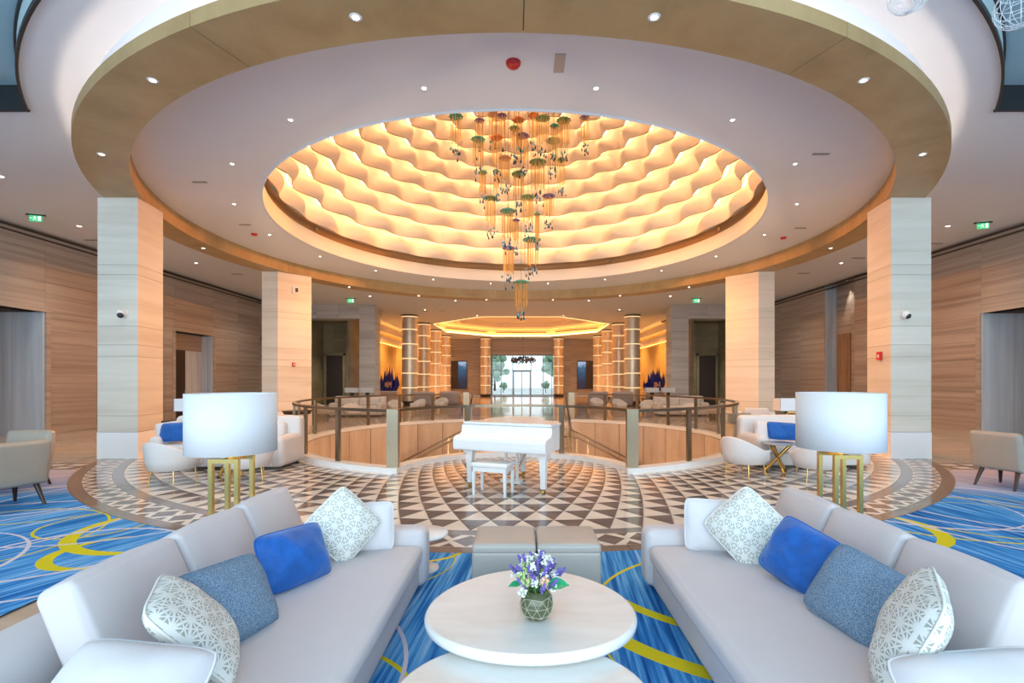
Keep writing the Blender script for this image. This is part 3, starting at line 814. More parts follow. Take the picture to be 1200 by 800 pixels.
# ---- sofas of the lounge
def big_sofa(mir, lb):
    X = (lambda x: .58-x) if mir else (lambda x: x)
    s = -1 if mir else 1
    ox, oy = X(-1.3), 2.55
    t = thing('sofa', lb, 'sofa', (ox,oy,.005), 0, 'pair of long lounge sofas')
    def sb(name, x0,x1,y0,y1,z0,z1,r,bul=(0,0,0),rot=None,m=SOFAF):
        c = ((X(x0)+X(x1))/2-ox, (y0+y1)/2-oy, (z0+z1)/2-.005)
        return obj(name, MB().soft(c, (abs(x1-x0),y1-y0,z1-z0), r, bul, 6, rot), m, t)
    sb('base', -2.0,-.60,1.30,3.84,.045,.235,.03)
    sb('seat_cushion', -1.60,-.57,1.42,3.70,.236,.375,.045,(.012,.0,.018))
    sb('arm', -1.84,-.555,3.70,3.92,.04,.475,.06,(.006,.008,.008)); sb('arm', -1.84,-.60,1.20,1.42,.04,.475,.06,(.006,.008,.008))
    sb('back_frame', -2.16,-1.80,1.20,3.92,.04,.54,.15,(.01,.0,.01))
    for i in range(3):
        y0 = 2.0+.622*i
        sb('back_cushion', -1.755,-1.575,y0+.004,y0+.617,.31,.775,.035,(.02,.003,.026), Matrix.Rotation(-s*math.radians(23),4,'Y'))
    for y in (1.35,3.8):
        for x in (-1.95,-.72): obj('foot', MB().box((X(x)-ox,y-oy,.02),(.06,.06,.04)), DARKWOOD, t)
    return t
big_sofa(False, 'long pale grey sofa on the left with five back-row cushions, beside the left gold-legged lamp')
big_sofa(True, 'long pale grey sofa on the right, beside the right gold-legged lamp')

# ---- pillows
def pillow(label, m, c, nrm, roll, w, h, t=.15, group=None, seed=0, wr=.012, flat=.12):
    rnd = random.Random(seed); N = 18
    ph = [rnd.uniform(0,6.28) for _ in range(6)]
    mb = MB(); mb.uv = []
    for side in (1,-1):
        vs = []
        for j in range(N+1):
            for i in range(N+1):
                u, v = -1+2*i/N, -1+2*j/N
                u = math.copysign(abs(u)**.85, u); v = math.copysign(abs(v)**.85, v)
                prof = (max(0,1-abs(u)**2.6)**.55)*(max(0,1-abs(v)**2.6)**.55)
                z = side*t/2*prof*1.0
                z += prof*wr*(math.sin(3.1*u+2.3*v+ph[0])+.7*math.sin(6*v-4*u+ph[1])+.4*math.sin(11*u+ph[2]+5*v))*side*.5
                k_ = 1-.10*(u*u*v*v)**2; sq = (1-.035*(1-v*v)*abs(u))*k_; sr = (1-.035*(1-u*u)*abs(v))*k_
                vs.append((u*w/2*sq, v*h/2*sr, z)); mb.uv.append((u*w, v*h))
        fs = [(j*(N+1)+i, j*(N+1)+i+1, (j+1)*(N+1)+i+1, (j+1)*(N+1)+i) for j in range(N) for i in range(N)]
        if side < 0: fs = [f[::-1] for f in fs]
        mb.add(vs, fs, True)
    # piping along the seam
    e = []
    for i in range(N): e.append((-1+2*i/N,-1))
    for i in range(N): e.append((1,-1+2*i/N))
    for i in range(N): e.append((1-2*i/N,1))
    for i in range(N): e.append((-1,1-2*i/N))
    pp = []
    for u,v in e:
        u = math.copysign(abs(u)**.85, u); v = math.copysign(abs(v)**.85, v)
        k_ = 1-.10*(u*u*v*v)**2; pp.append((u*w/2*(1-.035*(1-v*v)*abs(u))*k_, v*h/2*(1-.035*(1-u*u)*abs(v))*k_, 0))
    n = Vector(nrm).normalized(); up = (Vector((0,0,1))-n*n.z).normalized(); rt = up.cross(n)
    R = Matrix((rt,up,n)).transposed().to_4x4() @ Matrix.Rotation(math.radians(roll),4,'Z')
    o = obj('pillow', mb, m); o.matrix_world = Matrix.Translation(c) @ R
    tag(o, label, 'pillow', group)
    q = obj('seam', MB().tube(pp, .0055, 5, True), m, o)
    return o
L, R_ = 'on the left sofa', 'on the right sofa'
pillow('plain off-white pillow against the near arm of the left sofa', PILLOWP, (-1.14,1.57,.53), (.10,-.62,.78), -10, .50, .48, .22, seed=1)
pillow('star-patterned pillow seen nearly edge-on beside the plain near pillow on the left sofa', PATTERN, (-1.17,2.03,.59), (.70,.36,.62), 2, .44, .48, .17, seed=2)
pillow('blue-grey tweed pillow leaning on the left sofa back', TWEED, (-1.22,2.33,.56), (.82,-.22,.50), -4, .50, .39, .18, seed=3)
pillow('royal blue velvet lumbar pillow in the middle of the left sofa', VELVET, (-1.20,2.97,.55), (.80,-.36,.42), -3, .48, .35, .18, seed=4, wr=.02)
pillow('star-patterned pillow standing on its corner at the far end of the left sofa', PATTERN, (-1.08,3.45,.60), (.50,-.74,.42), 40, .42, .42, .17, seed=5)
pillow('plain pale pillow behind the star-patterned one at the far end of the left sofa', PILLOWP, (-.98,3.62,.53), (.12,-.95,.28), 3, .42, .36, .12, seed=6)
pillow('plain off-white pillow against the near arm of the right sofa', PILLOWP, (1.80,1.60,.485), (-.10,-.62,.78), 9, .58, .48, .22, seed=7)
pillow('star-patterned pillow seen nearly edge-on beside the plain near pillow on the right sofa', PATTERN, (1.76,1.97,.60), (-.76,.50,.36), -4, .46, .50, .19, seed=8)
pillow('blue-grey tweed pillow leaning on the right sofa back', TWEED, (1.87,2.42,.545), (-.80,-.26,.52), -10, .50, .41, .18, seed=9)
pillow('royal blue velvet pillow in the middle of the right sofa', VELVET, (1.87,2.93,.56), (-.74,-.45,.46), -16, .44, .38, .19, seed=10, wr=.024)
pillow('star-patterned pillow standing on its corner at the far end of the right sofa', PATTERN, (1.76,3.40,.60), (-.45,-.78,.42), -42, .44, .44, .17, seed=11)
pillow('plain pale pillow behind the star-patterned one at the far end of the right sofa', PILLOWP, (1.60,3.60,.55), (-.1,-.96,.25), -3, .42, .38, .12, seed=12)

# ---- coffee tables
def table_outline(a, b, k, n=72):
    return [(a*math.cos(2*PI*i/n)*(1-k*math.sin(2*PI*i/n)), b*math.sin(2*PI*i/n)) for i in range(n)]
def coffee(label, c, zt, a, b, k, th, brad, boff):
    t = thing('coffee_table', label, 'coffee table', (c[0],c[1],.005), 0)
    def lay(rows):
        mb = MB(); n = 72
        vs = []
        for s, z in rows: vs += [(x*s+0, y*s, z) for x,y in table_outline(a,b,k)]
        m = len(rows)
        fs = [(j*n+i, j*n+(i+1)%n, (j+1)*n+(i+1)%n, (j+1)*n+i) for j in range(m-1) for i in range(n)]
        mb.add(vs, fs, True); mb.add(vs[:n], [tuple(range(n))[::-1]]); mb.add(vs[-n:], [tuple(range(n))]); return mb
    z1 = zt-.005
    obj('table_edge', lay([(.93,z1-th),(.975,z1-th+.004),(.995,z1-th*.7),(1.0,z1-th*.35),(.997,z1-.012),(.985,z1-.004)]), TABLESIDE, t)
    obj('table_top', lay([(.986,z1-.006),(.984,z1-.001),(.97,z1)]), TABLETOP, t)
    obj('pedestal', MB().lathe([(brad,0),(brad,.02),(brad*.7,.06),(brad*.6,z1-th-.05),(brad*.8,z1-th)], 32, (0,boff,0)), TABLESIDE, t)
    return t
coffee('larger rounded coffee table with pale onyx top carrying the flower vase', (.235,2.66), .40, .555, .50, .13, .06, .24, .10)
coffee('lower rounded coffee table with pale onyx top, nearest the camera', (.19,1.96), .325, .545, .47, -.05, .055, .22, -.10)

# ---- flower arrangement
fa = thing('flower_arrangement', 'purple and white flowers in a round netted glass vase on the larger coffee table', 'flowers', (.265,2.50,.401))
VG = plain('olive_vase_glass', (.085,.095,.05), .12, var=.25, scale=30)
NETM = plain('vase_net_wire', (.45,.44,.34), .4, var=.2, scale=40)
obj('vase', MB().lathe([(.03,0),(.055,.008),(.078,.04),(.086,.075),(.078,.115),(.055,.145),(.048,.150),(.044,.142)], 28), VG, fa)
bm = bmesh.new(); bmesh.ops.create_icosphere(bm, subdivisions=2, radius=.0885)
net = MB()
for e in bm.edges:
    a, b = [v.co+Vector((0,0,.077)) for v in e.verts]
    if max(a.z,b.z) < .15: net.cyl(a, b, .0016, seg=4, caps=False)
bm.free(); obj('wire_net', net, NETM, fa)
PUR = plain('purple_petals', (.16,.12,.45), .7, var=.35, scale=60); WHT = plain('white_petals', (.78,.82,.78), .7, var=.1, scale=50)
GRN = plain('fresh_leaf_green', (.10,.28,.07), .5, var=.3, scale=40); LIM = plain('lime_petals', (.42,.58,.20), .6, var=.2, scale=50); PEACH = plain('peach_petals', (.80,.52,.35), .6, var=.1)
rf = random.Random(5)
def petals(mb, c, r, n, rr):
    for _ in range(n):
        d = Vector((rf.gauss(0,1),rf.gauss(0,1),rf.gauss(0,1))).normalized()*r*rf.uniform(.5,1)
        mb.sphere(Vector(c)+d, rr*rf.uniform(.7,1.2), 5, 3, rf.uniform(.5,1))
def spot(i, n, rmax, z0, z1):
    a = i*2.39996; q = math.sqrt((i+.5)/n); return (rmax*q*math.cos(a), rmax*q*math.sin(a), z0+(z1-z0)*(1-q*q)+rf.uniform(-.015,.015))
stems = MB()
for i in range(24):
    p = spot(i, 24, .125, .19, .30); m = MB(); d = Vector((p[0],p[1],.12)).normalized()
    for k in range(7): petals(m, Vector(p)+d*(.012*k-.03), .013*(1-.09*k), 7, .006)
    obj('lavender_spike', m, PUR, fa); stems.cyl((p[0]*.2,p[1]*.2,.10), p, .0018, seg=4)
for i in range(18):
    p = spot(i+.4, 18, .12, .18, .325); m = MB(); petals(m, p, .024, 22, .0075); obj('white_blossom', m, WHT, fa)
    stems.cyl((p[0]*.2,p[1]*.2,.10), p, .0018, seg=4)
for p in ((-.075,-.05,.24),(-.06,-.085,.225),(-.055,-.02,.27)):
    m = MB(); petals(m, p, .026, 20, .009); obj('lime_blossom', m, LIM, fa)
m = MB(); petals(m, (.035,-.10,.225), .022, 26, .009); obj('peach_blossom', m, PEACH, fa)
obj('stems', stems, GRN, fa)
def leaf(c, d, ln, wd):
    d = Vector(d).normalized(); s = d.cross(Vector((0,-.5,1))).normalized(); up = s.cross(d)
    return MB().grid(lambda u,v: Vector(c)+d*ln*v+s*wd*(u-.5)*math.sin(PI*min(.99,max(.02,v))**.8)*2*.5+up*(.25*wd*abs(u-.5)-.2*ln*v*v), 4, 8)
LEAFG = plain('glossy_green_leaf', (.02,.33,.13), .3, var=.2, scale=30)
for c, d, ln, wd in (((.055,-.07,.20),(1,-.1,.12),.105,.075),((-.05,.05,.19),(-.8,.6,.4),.09,.05),((.02,.07,.20),(.3,.9,.3),.09,.05),((-.08,-.03,.19),(-.9,-.5,.1),.07,.04)):
    obj('leaf', leaf(c,d,ln,wd), LEAFG, fa)

# ---- ottomans
for x0, lb in ((-.178,'left one of the two taupe leather cube ottomans behind the coffee table'),(.296,'right one of the two taupe leather cube ottomans behind the coffee table')):
    t = thing('ottoman', lb, 'ottoman', (x0+.233,3.76,.005), 0, 'pair of cube ottomans')
    obj('body', MB().soft((0,0,.20),(.466,.47,.34),.02), OTTO, t)
    obj('top_cushion', MB().soft((0,0,.392),(.468,.472,.07),.025,(0,0,.008)), OTTO, t)
    for sx in (-1,1):
        for sy in (-1,1): obj('foot', MB().box((sx*.19,sy*.19,.015),(.04,.04,.03)), DARKWOOD, t)
# small round side table behind the left sofa arm
t = thing('side_table', 'small round white side table behind the far arm of the left sofa', 'side table', (-.66,4.17,.005))
obj('table_top', MB().lathe([(.01,.295),(.20,.295),(.21,.305),(.20,.32),(.01,.32)], 40), WHITE_STONE, t)
obj('stem', MB().cyl((0,0,.02),(0,0,.295),.018), WHITE_STONE, t); obj('base', MB().lathe([(.01,0),(.13,0),(.13,.015),(.02,.022),(.01,.022)], 32), WHITE_STONE, t)

# ---- big drum lamps on gold legs
def drum_lamp(label, x, y):
    t = thing('floor_lamp', label, 'lamp', (x,y,0.0), 0, 'pair of drum floor lamps')
    obj('lamp_shade', MB().lathe([(.335,1.03),(.338,1.03),(.338,1.515),(.335,1.515),(.333,1.51),(.333,1.035),(.335,1.03)], 64), SHADE, t)
    sp = MB()
    for k in range(3):
        a = 2*PI*k/3; sp.cyl((0,0,1.47),(.333*math.cos(a),.333*math.sin(a),1.49),.004,seg=5)
    sp.cyl((0,0,1.0),(0,0,1.48),.008,seg=8); obj('shade_carrier', sp, STEEL, t)
    w = .017
    for yy in (-.11,.11):
        o = obj('leg_frame', MB().bx(-.105-w,.105+w,yy-w,yy+w,.985-2*w,.985), BRASS, t)
        for xx in (-.105,.105): obj('leg', MB().bx(xx-w,xx+w,yy-w,yy+w,0,.985-2*w), BRASS, o)
    obj('cross_bar', MB().bx(-w,w,-.11,.11,.955,.985).bx(-.02,.02,-.02,.02,.985,1.02), BRASS, t)
drum_lamp('white drum lamp on four gold legs behind the left sofa', -2.235, 4.06)
drum_lamp('white drum lamp on four gold legs behind the right sofa', 2.97, 4.27)

# ---- grand piano and bench
pn = thing('grand_piano', 'white grand piano standing on the mosaic in front of the stair well', 'piano', (-.06,7.19,0), math.radians(-24))
def rimpoly(s=0.0):
    pts = [(-.70-s,-.0-s),(.70+s,-.0-s),(.70+s,.35)]
    for i in range(1,9):   # bent side
        f = i/8; pts.append((.70+s-.58*(3*f*f-2*f**3), .35+.80*f))
    for i in range(1,9):
        a = PI*.5*i/8; pts.append((-.13+(.25+s)*math.cos(a)-.0, 1.15+(.28+s)*math.sin(a)))
    pts += [(-.45,1.40+s),(-.62,1.30+s),(-.70-s,1.12)]
    return pts
obj('case', MB().prism(rimpoly(), .60, .955), PIANOW, pn)
lid = obj('lid', MB().prism([p for p in rimpoly(.02) if True], .962, .985), PIANOW, pn)
obj('lid_front', MB().bx(-.72,.72,-.025,.30,.985,.998), PIANOW, pn)
kb = MB()
prof = [(-.005,.60),(-.26,.60),(-.28,.62),(-.283,.74),(-.262,.785),(-.20,.806),(-.10,.818),(-.05,.84),(-.034,.88),(-.03,.95),(-.005,.95)]
n = len(prof)
kb.add([(-.70,y,z) for y,z in prof]+[(.70,y,z) for y,z in prof], [tuple(range(n)), tuple(range(n,2*n))[::-1]]+[(i,n+i,n+(i+1)%n,(i+1)%n) for i in range(n)])
obj('key_lid', kb, PIANOW, pn)
for sx in (-1,1):
    ck = MB()
    q = [(y-.012,z) for y,z in prof]
    ck.add([(sx*.70,y,z) for y,z in q]+[(sx*.735,y,z) for y,z in q], [tuple(range(n)), tuple(range(n,2*n))[::-1]]+[(i,n+i,n+(i+1)%n,(i+1)%n) for i in range(n)])
    obj('cheek_block', ck, PIANOW, pn)
obj('key_slip', MB().bx(-.70,.70,-.292,-.284,.745-.09,.665), PIANOW, pn)
for x,y in ((-.60,-.02),(.60,-.02),(-.22,1.10)):
    m = MB().box((x,y,.565),(.15,.15,.07)).lathe([(.052,.08),(.05,.12),(.068,.45),(.072,.53)],4,(x,y,0),PI/4,2*PI+PI/4,False)
    l_ = obj('leg', m, PIANOW, pn); obj('caster', MB().cyl((x-.02,y,.04),(x+.02,y,.04),.04), BRASS, l_)
ly = obj('pedal_lyre', MB().bx(-.11,-.075,.16,.20,.12,.60).bx(.075,.11,.16,.20,.12,.60).bx(-.16,.16,.12,.24,.08,.13), PIANOW, pn)
for x in (-.06,0,.06): obj('pedal', MB().bx(x-.012,x+.012,.03,.13,.085,.098), BRASS, ly)
obj('lyre_brace', MB().cyl((.0,.24,.12),(.10,.62,.60),.009), STEEL, pn)
bn = thing('piano_bench', 'white piano bench in front of the keyboard', 'bench', (-.24,7.00,0), math.radians(-20))
obj('seat', MB().soft((0,0,.425),(.56,.36,.06),.02,(0,0,.006)), PIANOW, bn); obj('apron', MB().bx(-.255,.255,-.155,.155,.33,.395), PIANOW, bn)
for sx in (-1,1):
    for sy in (-1,1): obj('leg', MB().lathe([(.022,0),(.034,.33)],4,(sx*.24,sy*.145,0),PI/4,2*PI+PI/4,False), PIANOW, bn)

# ---- smaller sofas, tub chairs, tables around the medallion
def small_sofa(label, x, y, w, rz=0, m=SOFAP, zb=.93, group=None):
    t = thing('sofa', label, 'sofa', (x,y,0), rz, group); d = .95
    obj('base', MB().soft((0,0,.16),(w-.1,d-.1,.22),.03), m, t)
    obj('seat_cushion', MB().soft((0,-.10,.36),(w-.42,d-.22,.18),.06,(0,.01,.02)), m, t)
    obj('back', MB().soft((0,d/2-.13,.49),(w,.25,.88*zb/.93),.08,(0,.01,.01)), m, t)
    for sx in (-1,1): obj('arm', MB().soft((sx*(w/2-.11),-.06,.33),(.22,d-.10,.54),.08,(.01,0,.01)), m, t)
    for i in (-1,1): obj('back_cushion', MB().soft((i*(w-.46)/4,d/2-.33,.62),((w-.46)/2-.01,.18,.40*zb/.93),.07,(0,.02,.01),6,Matrix.Rotation(math.radians(-10),4,'X')), m, t)
    obj('plinth', MB().bx(-w/2+.1,w/2-.1,-d/2+.1,d/2-.1,0,.06), DARKWOOD, t)
    return t
small_sofa('white sofa with a blue pillow beside the left stone column', -5.40, 9.28, 2.45)
small_sofa('white sofa with a blue pillow beside the right stone column', 5.55, 9.42, 2.10)
pillow('royal blue lumbar pillow on the white sofa beside the left column', VELVET, (-6.18,8.98,.68), (.05,-.92,.35), 3, .66, .36, .15, seed=21)
pillow('plain white pillow on the white sofa beside the left column', PILLOWP, (-6.42,9.08,.66), (.5,-.8,.3), 8, .40, .40, .15, seed=22)
pillow('royal blue lumbar pillow on the white sofa beside the right column', VELVET, (5.04,9.10,.68), (-.05,-.92,.35), -4, .56, .34, .15, seed=23)
pillow('plain white pillow on the white sofa beside the right column', PILLOWP, (4.78,9.19,.66), (-.4,-.85,.3), -8, .40, .40, .14, seed=24)

def tub_chair(label, x, y, rz, m=SOFAP, group=None, leg=BRASS):
    t = thing('tub_chair', label, 'chair', (x,y,0), rz, group)
    def top(a): c = max(0, math.cos(a)); return .46+.22*c**1.2
    def shell(u, v):
        a = -2.15+4.3*u; dx, dy = math.sin(a), -math.cos(a)
        q = [(.25,.20),(.33,.22),(.375,.36),(.40,top(a)-.03),(.385,top(a)),(.35,top(a)-.02),(.31,.40),(.25,.36)]
        i = min(int(v*7+1e-6),7); r, z = q[i]
        return (dx*r, dy*r, z)
    mb = MB().grid(shell, 28, 7); 
    for u in (0,1): mb.add([shell(u,i/7) for i in range(8)], [tuple(range(8))])
    obj('shell', mb, m, t)
    obj('seat', MB().soft((0,.05,.31),(.54,.60,.20),.09,(0,.02,.02)), m, t)
    for sx in (-1,1):
        for sy in (-1,1): obj('leg', MB().cyl((sx*.235,sy*.215,0),(sx*.21,sy*.19,.24),.008,.012,8), leg, t)
    return t
tub0 = tub_chair('white tub chair with its curved back to the camera before the left white sofa', -5.42, 7.80, math.radians(-12), group='white tub chairs by the medallion')
dup(tub0, (-4.36,8.02,0), math.radians(25), 'white tub chair hidden behind the left drum lamp shade')
dup(tub0, (4.02,8.40,0), math.radians(-62), 'white tub chair at the right end of the railing, turned to the right')
dup(tub0, (4.98,7.95,0), math.radians(-8), 'white tub chair partly behind the right drum lamp shade')
def cross_table(label, x, y, top):
    t = thing('cocktail_table', label, 'table', (x,y,0))
    obj('table_top', MB().lathe([(.01,.50),(.27,.50),(.28,.51),(.27,.525),(.01,.525)], 32), top, t)
    for k in range(3):
        a = 2*PI*k/3+.5; obj('leg', MB().cyl((.22*math.cos(a),.22*math.sin(a),0),(-.20*math.cos(a),-.20*math.sin(a),.50),.03,.03,6), BRASS, t)
cross_table('small table on crossed gold legs in front of the left white sofa', -4.92, 8.38, DARKWOOD)
cross_table('small table on crossed gold legs in front of the right white sofa', 4.70, 8.62, plain('smoky_glass_top',(.25,.30,.36),.1))
def box_lamp(label, x, y, ztab, w=.62, dark=False, zs=(1.0,1.25)):
    c = thing('console_table', label.replace('white rectangular table lamp on a gold frame','dark console carrying the gold-framed lamp').replace('white rectangular table lamp on a dark block','dark console carrying the white lamp'), 'console', (x,y,0))
    obj('top', MB().bx(-.55,.55,-.17,.17,ztab-.04,ztab), DARKWOOD, c)
    for sx in (-1,1): obj('leg', MB().bx(sx*.50-.03,sx*.50+.03,-.15,.15,0,ztab-.04), DARKWOOD, c)
    t = thing('table_lamp', label, 'lamp', (x,y,ztab))
    s = zs[0]-ztab; e = zs[1]-ztab
    m = MB()
    for a,b,c_,d in ((-w/2,w/2,-.15,-.145),(-w/2,w/2,.145,.15),(-w/2,-w/2+.005,-.15,.15),(w/2-.005,w/2,-.15,.15)): m.bx(a,b,c_,d,s,e)
    obj('lamp_shade', m, SHADE, t)
    bm_ = DARKWOOD if dark else BRASS
    if dark: obj('base', MB().bx(-.09,.09,-.07,.07,0,s), bm_, t)
    else: obj('base', MB().bx(-.12,.12,-.04,.04,0,.02).bx(-.12,-.09,-.03,.03,.02,s).bx(.09,.12,-.03,.03,.02,s).bx(-.12,.12,-.03,.03,s-.05,s-.02).bx(-.01,.01,-.01,.01,s-.02,e-.03), bm_, t)
box_lamp('white rectangular table lamp on a gold frame behind the left white sofa', -6.62, 10.05, .80)
box_lamp('white rectangular table lamp on a gold frame behind the right white sofa', 5.78, 10.15, .80)

# ---- taupe armchairs and round tables on the side carpets
def armchair(label, x, y, rz, group='taupe armchairs on the side carpets', z=.005, m=TAUPE):
    t = thing('armchair', label, 'chair', (x,y,z), rz, group)
    obj('seat', MB().soft((0,.02,.36),(.52,.52,.18),.05,(0,0,.02)), m, t)
    obj('backrest', MB().soft((0,-.27,.56),(.64,.12,.58),.05,(.02,.01,.0),6,Matrix.Rotation(math.radians(9),4,'X')), m, t)
    for sx in (-1,1): obj('arm', MB().soft((sx*.29,-.0,.44),(.10,.56,.36),.045,(.005,0,.0),6,Matrix.Rotation(math.radians(sx*3),4,'Y')), m, t)
    for sx in (-1,1):
        obj('leg', MB().cyl((sx*.25,.25,0),(sx*.22,.20,.29),.018,.034,8), DARKWOOD, t)
        obj('leg', MB().cyl((sx*.25,-.33,0),(sx*.22,-.20,.29),.018,.034,8), DARKWOOD, t)
    return t
def round_table(label, x, y, r, z, top, base, z0=.005):
    t = thing('round_table', label, 'table', (x,y,z0))
    obj('table_top', MB().lathe([(.01,z-.045),(r-.02,z-.045),(r,z-.03),(r,z-.01),(r-.015,z),(.01,z)], 40), top, t)
    obj('apron', MB().lathe([(r*.9,z-.10),(r*.9,z-.045)], 40), base, t)
    obj('pedestal', MB().lathe([(r*.55,0),(r*.55,.03),(.06,.07),(.05,z-.12),(r*.4,z-.05)], 24), base, t)
armchair('taupe leather armchair at the left edge, nearest the camera', -6.46, 6.22, math.radians(74))
armchair('taupe leather armchair at the left edge, behind the nearer one', -7.42, 7.25, math.radians(185))
round_table('round pale-topped table at the left edge beside the taupe armchairs', -7.32, 6.40, .42, .72, TABLETOP, DARKWOOD)
armchair('taupe leather armchair at the right edge by the right wall opening', 7.60, 7.42, math.radians(-74))
round_table('round pale-topped table at the right edge beside the taupe armchair', 8.48, 7.30, .45, .72, TABLETOP, DARKWOOD)
armchair('beige armchair behind the left end of the glass railing', -6.95, 13.55, math.radians(-60), 'beige armchairs beyond the railing', 0, SOFAP)
round_table('round brown table behind the left end of the glass railing', -6.65, 14.7, .42, .72, DARKWOOD, DARKWOOD, 0)
armchair('beige armchair behind the right end of the glass railing', 6.72, 13.6, math.radians(160), 'beige armchairs beyond the railing', 0, SOFAP)
armchair('brown-backed chair behind the right white sofa', 5.35, 11.4, math.radians(180), 'beige armchairs beyond the railing', 0, TAUPE)

# ---- seating beyond the well
GREYF = plain('lilac_grey_upholstery', (.44,.39,.40), .85, var=.04)
far_sofas = [(-6.15,31.4,1.3,PI,GREYF,'grey sofa with its back to the camera beside the nearest left metal column'),(-4.8,33.0,1.3,PI,GREYF,'grey sofa with its back to the camera left of the entrance axis'),
 (5.2,33.0,1.3,PI,GREYF,'grey sofa with its back to the camera right of the entrance axis'),(6.5,31.4,1.3,PI,GREYF,'grey sofa with its back to the camera beside the nearest right metal column'),
 (-7.5,22.6,2.4,0,SOFAP,'white sofa facing the camera beyond the left of the stair well'),(7.6,23.0,2.4,0,SOFAP,'white sofa facing the camera beyond the right of the stair well')]
for x,y,w,rz,m,lb in far_sofas: small_sofa(lb, x, y, w, rz, m, .85, 'sofas beyond the stair well')
spots = [(-6.2,24.2,200,'left of the stair'),(-5.3,25.2,150,'left of the stair, nearer the middle'),(-4.4,27.0,170,'left, next to the handrail post'),(-8.4,21.0,-40,'far left beside the back column'),
 (6.3,24.0,160,'right of the stair'),(5.2,25.4,200,'right of the stair, nearer the middle'),(4.3,27.3,190,'right, next to the handrail post'),(8.5,21.2,40,'far right beside the back column'),(7.2,20.6,150,'on the right close behind the railing'),(-7.0,20.4,-150,'on the left close behind the railing')]
for i,(x,y,a,w) in enumerate(spots): dup(tub0, (x,y,0), math.radians(a), 'pale tub chair beyond the stair well, '+w, 'pale tub chairs beyond the stair well')
box_lamp('white rectangular table lamp on a dark block beyond the left of the stair well', -9.2, 26.6, .62, .72, True, (.98,1.24))
box_lamp('second white rectangular table lamp on a dark block beyond the left of the stair well', -8.35, 26.6, .62, .72, True, (.98,1.24))
box_lamp('white rectangular table lamp on a dark block beyond the right of the stair well', 7.3, 27.0, .62, .72, True, (.98,1.24))
box_lamp('second white rectangular table lamp on a dark block beyond the right of the stair well', 8.2, 27.0, .62, .72, True, (.98,1.24))

# ---- metal columns of the far hall
COLM = plain('bronze_column_metal', (.80,.66,.50), .36, metal=.4, var=.05, scale=3)
BANDM = emit('lit_column_band', (1.0,.66,.32), 1.5)
mcol = []
for sx in (-1,1):
    for i, y in enumerate((33.0,37.6,42.6,48.0)): mcol.append((sx*7.55, y, ('nearest','second','third','farthest')[i]+' metal column in the %s row of the far hall' % ('left' if sx<0 else 'right')))
    mcol.append((sx*3.78, 50.4, 'metal column at the %s side of the glazed entrance' % ('left' if sx<0 else 'right')))
shaft = MB().lathe([(.52,.25),(.52,ZC-.12)], 32).mesh('shaft'); bandm = MB().lathe([(.525,-.025),(.535,-.02),(.535,.02),(.525,.025)], 32).mesh('light_band')
basem = MB().lathe([(.01,0),(.55,0),(.55,.25),(.01,.25)], 32).mesh('base'); capm = MB().lathe([(.01,ZC-.12),(.56,ZC-.12),(.56,ZC-.005),(.01,ZC-.005)], 32).mesh('capital')
for x,y,lb in mcol:
    t = thing('metal_column', lb, 'column', (x,y,0), 0, 'round metal columns of the far hall')
    obj('shaft', shaft, COLM, t); obj('base', basem, DARKWOOD, t); obj('capital', capm, BRONZE, t)
    for z in (1.15,2.13,3.11,4.09,5.07,5.93): obj('light_band', bandm, BANDM, t, (0,0,z))
# ---- blue spiky sculptures on plinths
BLUE = plain('cobalt_blue_spikes', (.02,.025,.30), .35, var=.6, scale=8)
for sx, nm in ((-1,'left'),(1,'right')):
    rb = random.Random(11 if sx<0 else 12)
    p = thing('plinth_table', 'pale plinth table under the blue spiky arrangement on the %s' % nm, 'plinth', (sx*9.75,35.6,0))
    obj('top', MB().bx(-.85,.85,-.4,.4,.80,.88), WHITE_STONE, p); obj('body', MB().bx(-.7,.7,-.3,.3,0,.80), WALL_PALE, p)
    t = thing('blue_arrangement', 'tall arrangement of cobalt blue spikes by the %s gold wall' % nm, 'sculpture', (sx*9.75,35.6,.88))
    for i in range(44):
        x = rb.uniform(-.78,.78); y = rb.uniform(-.3,.3); h = max(.35, (2.05-1.5*abs(x-.12)**1.1))*rb.uniform(.55,1.0)
        m = MB().cyl((x*.75,y,0),(x+rb.uniform(-.04,.04),y,h*.62),.05,.075,5).cyl((x,y,h*.6),(x+rb.uniform(-.05,.05),y,h),.072,.004,5); obj('spike', m, BLUE, t)
    m = MB()
    for _ in range(26): m.sphere((rb.uniform(-.1,.35)*1.0,-.34+rb.uniform(-.05,.05),.25+rb.uniform(0,.4)), .055, 6, 4)
    obj('pale_blossoms', m, PEACH, t)
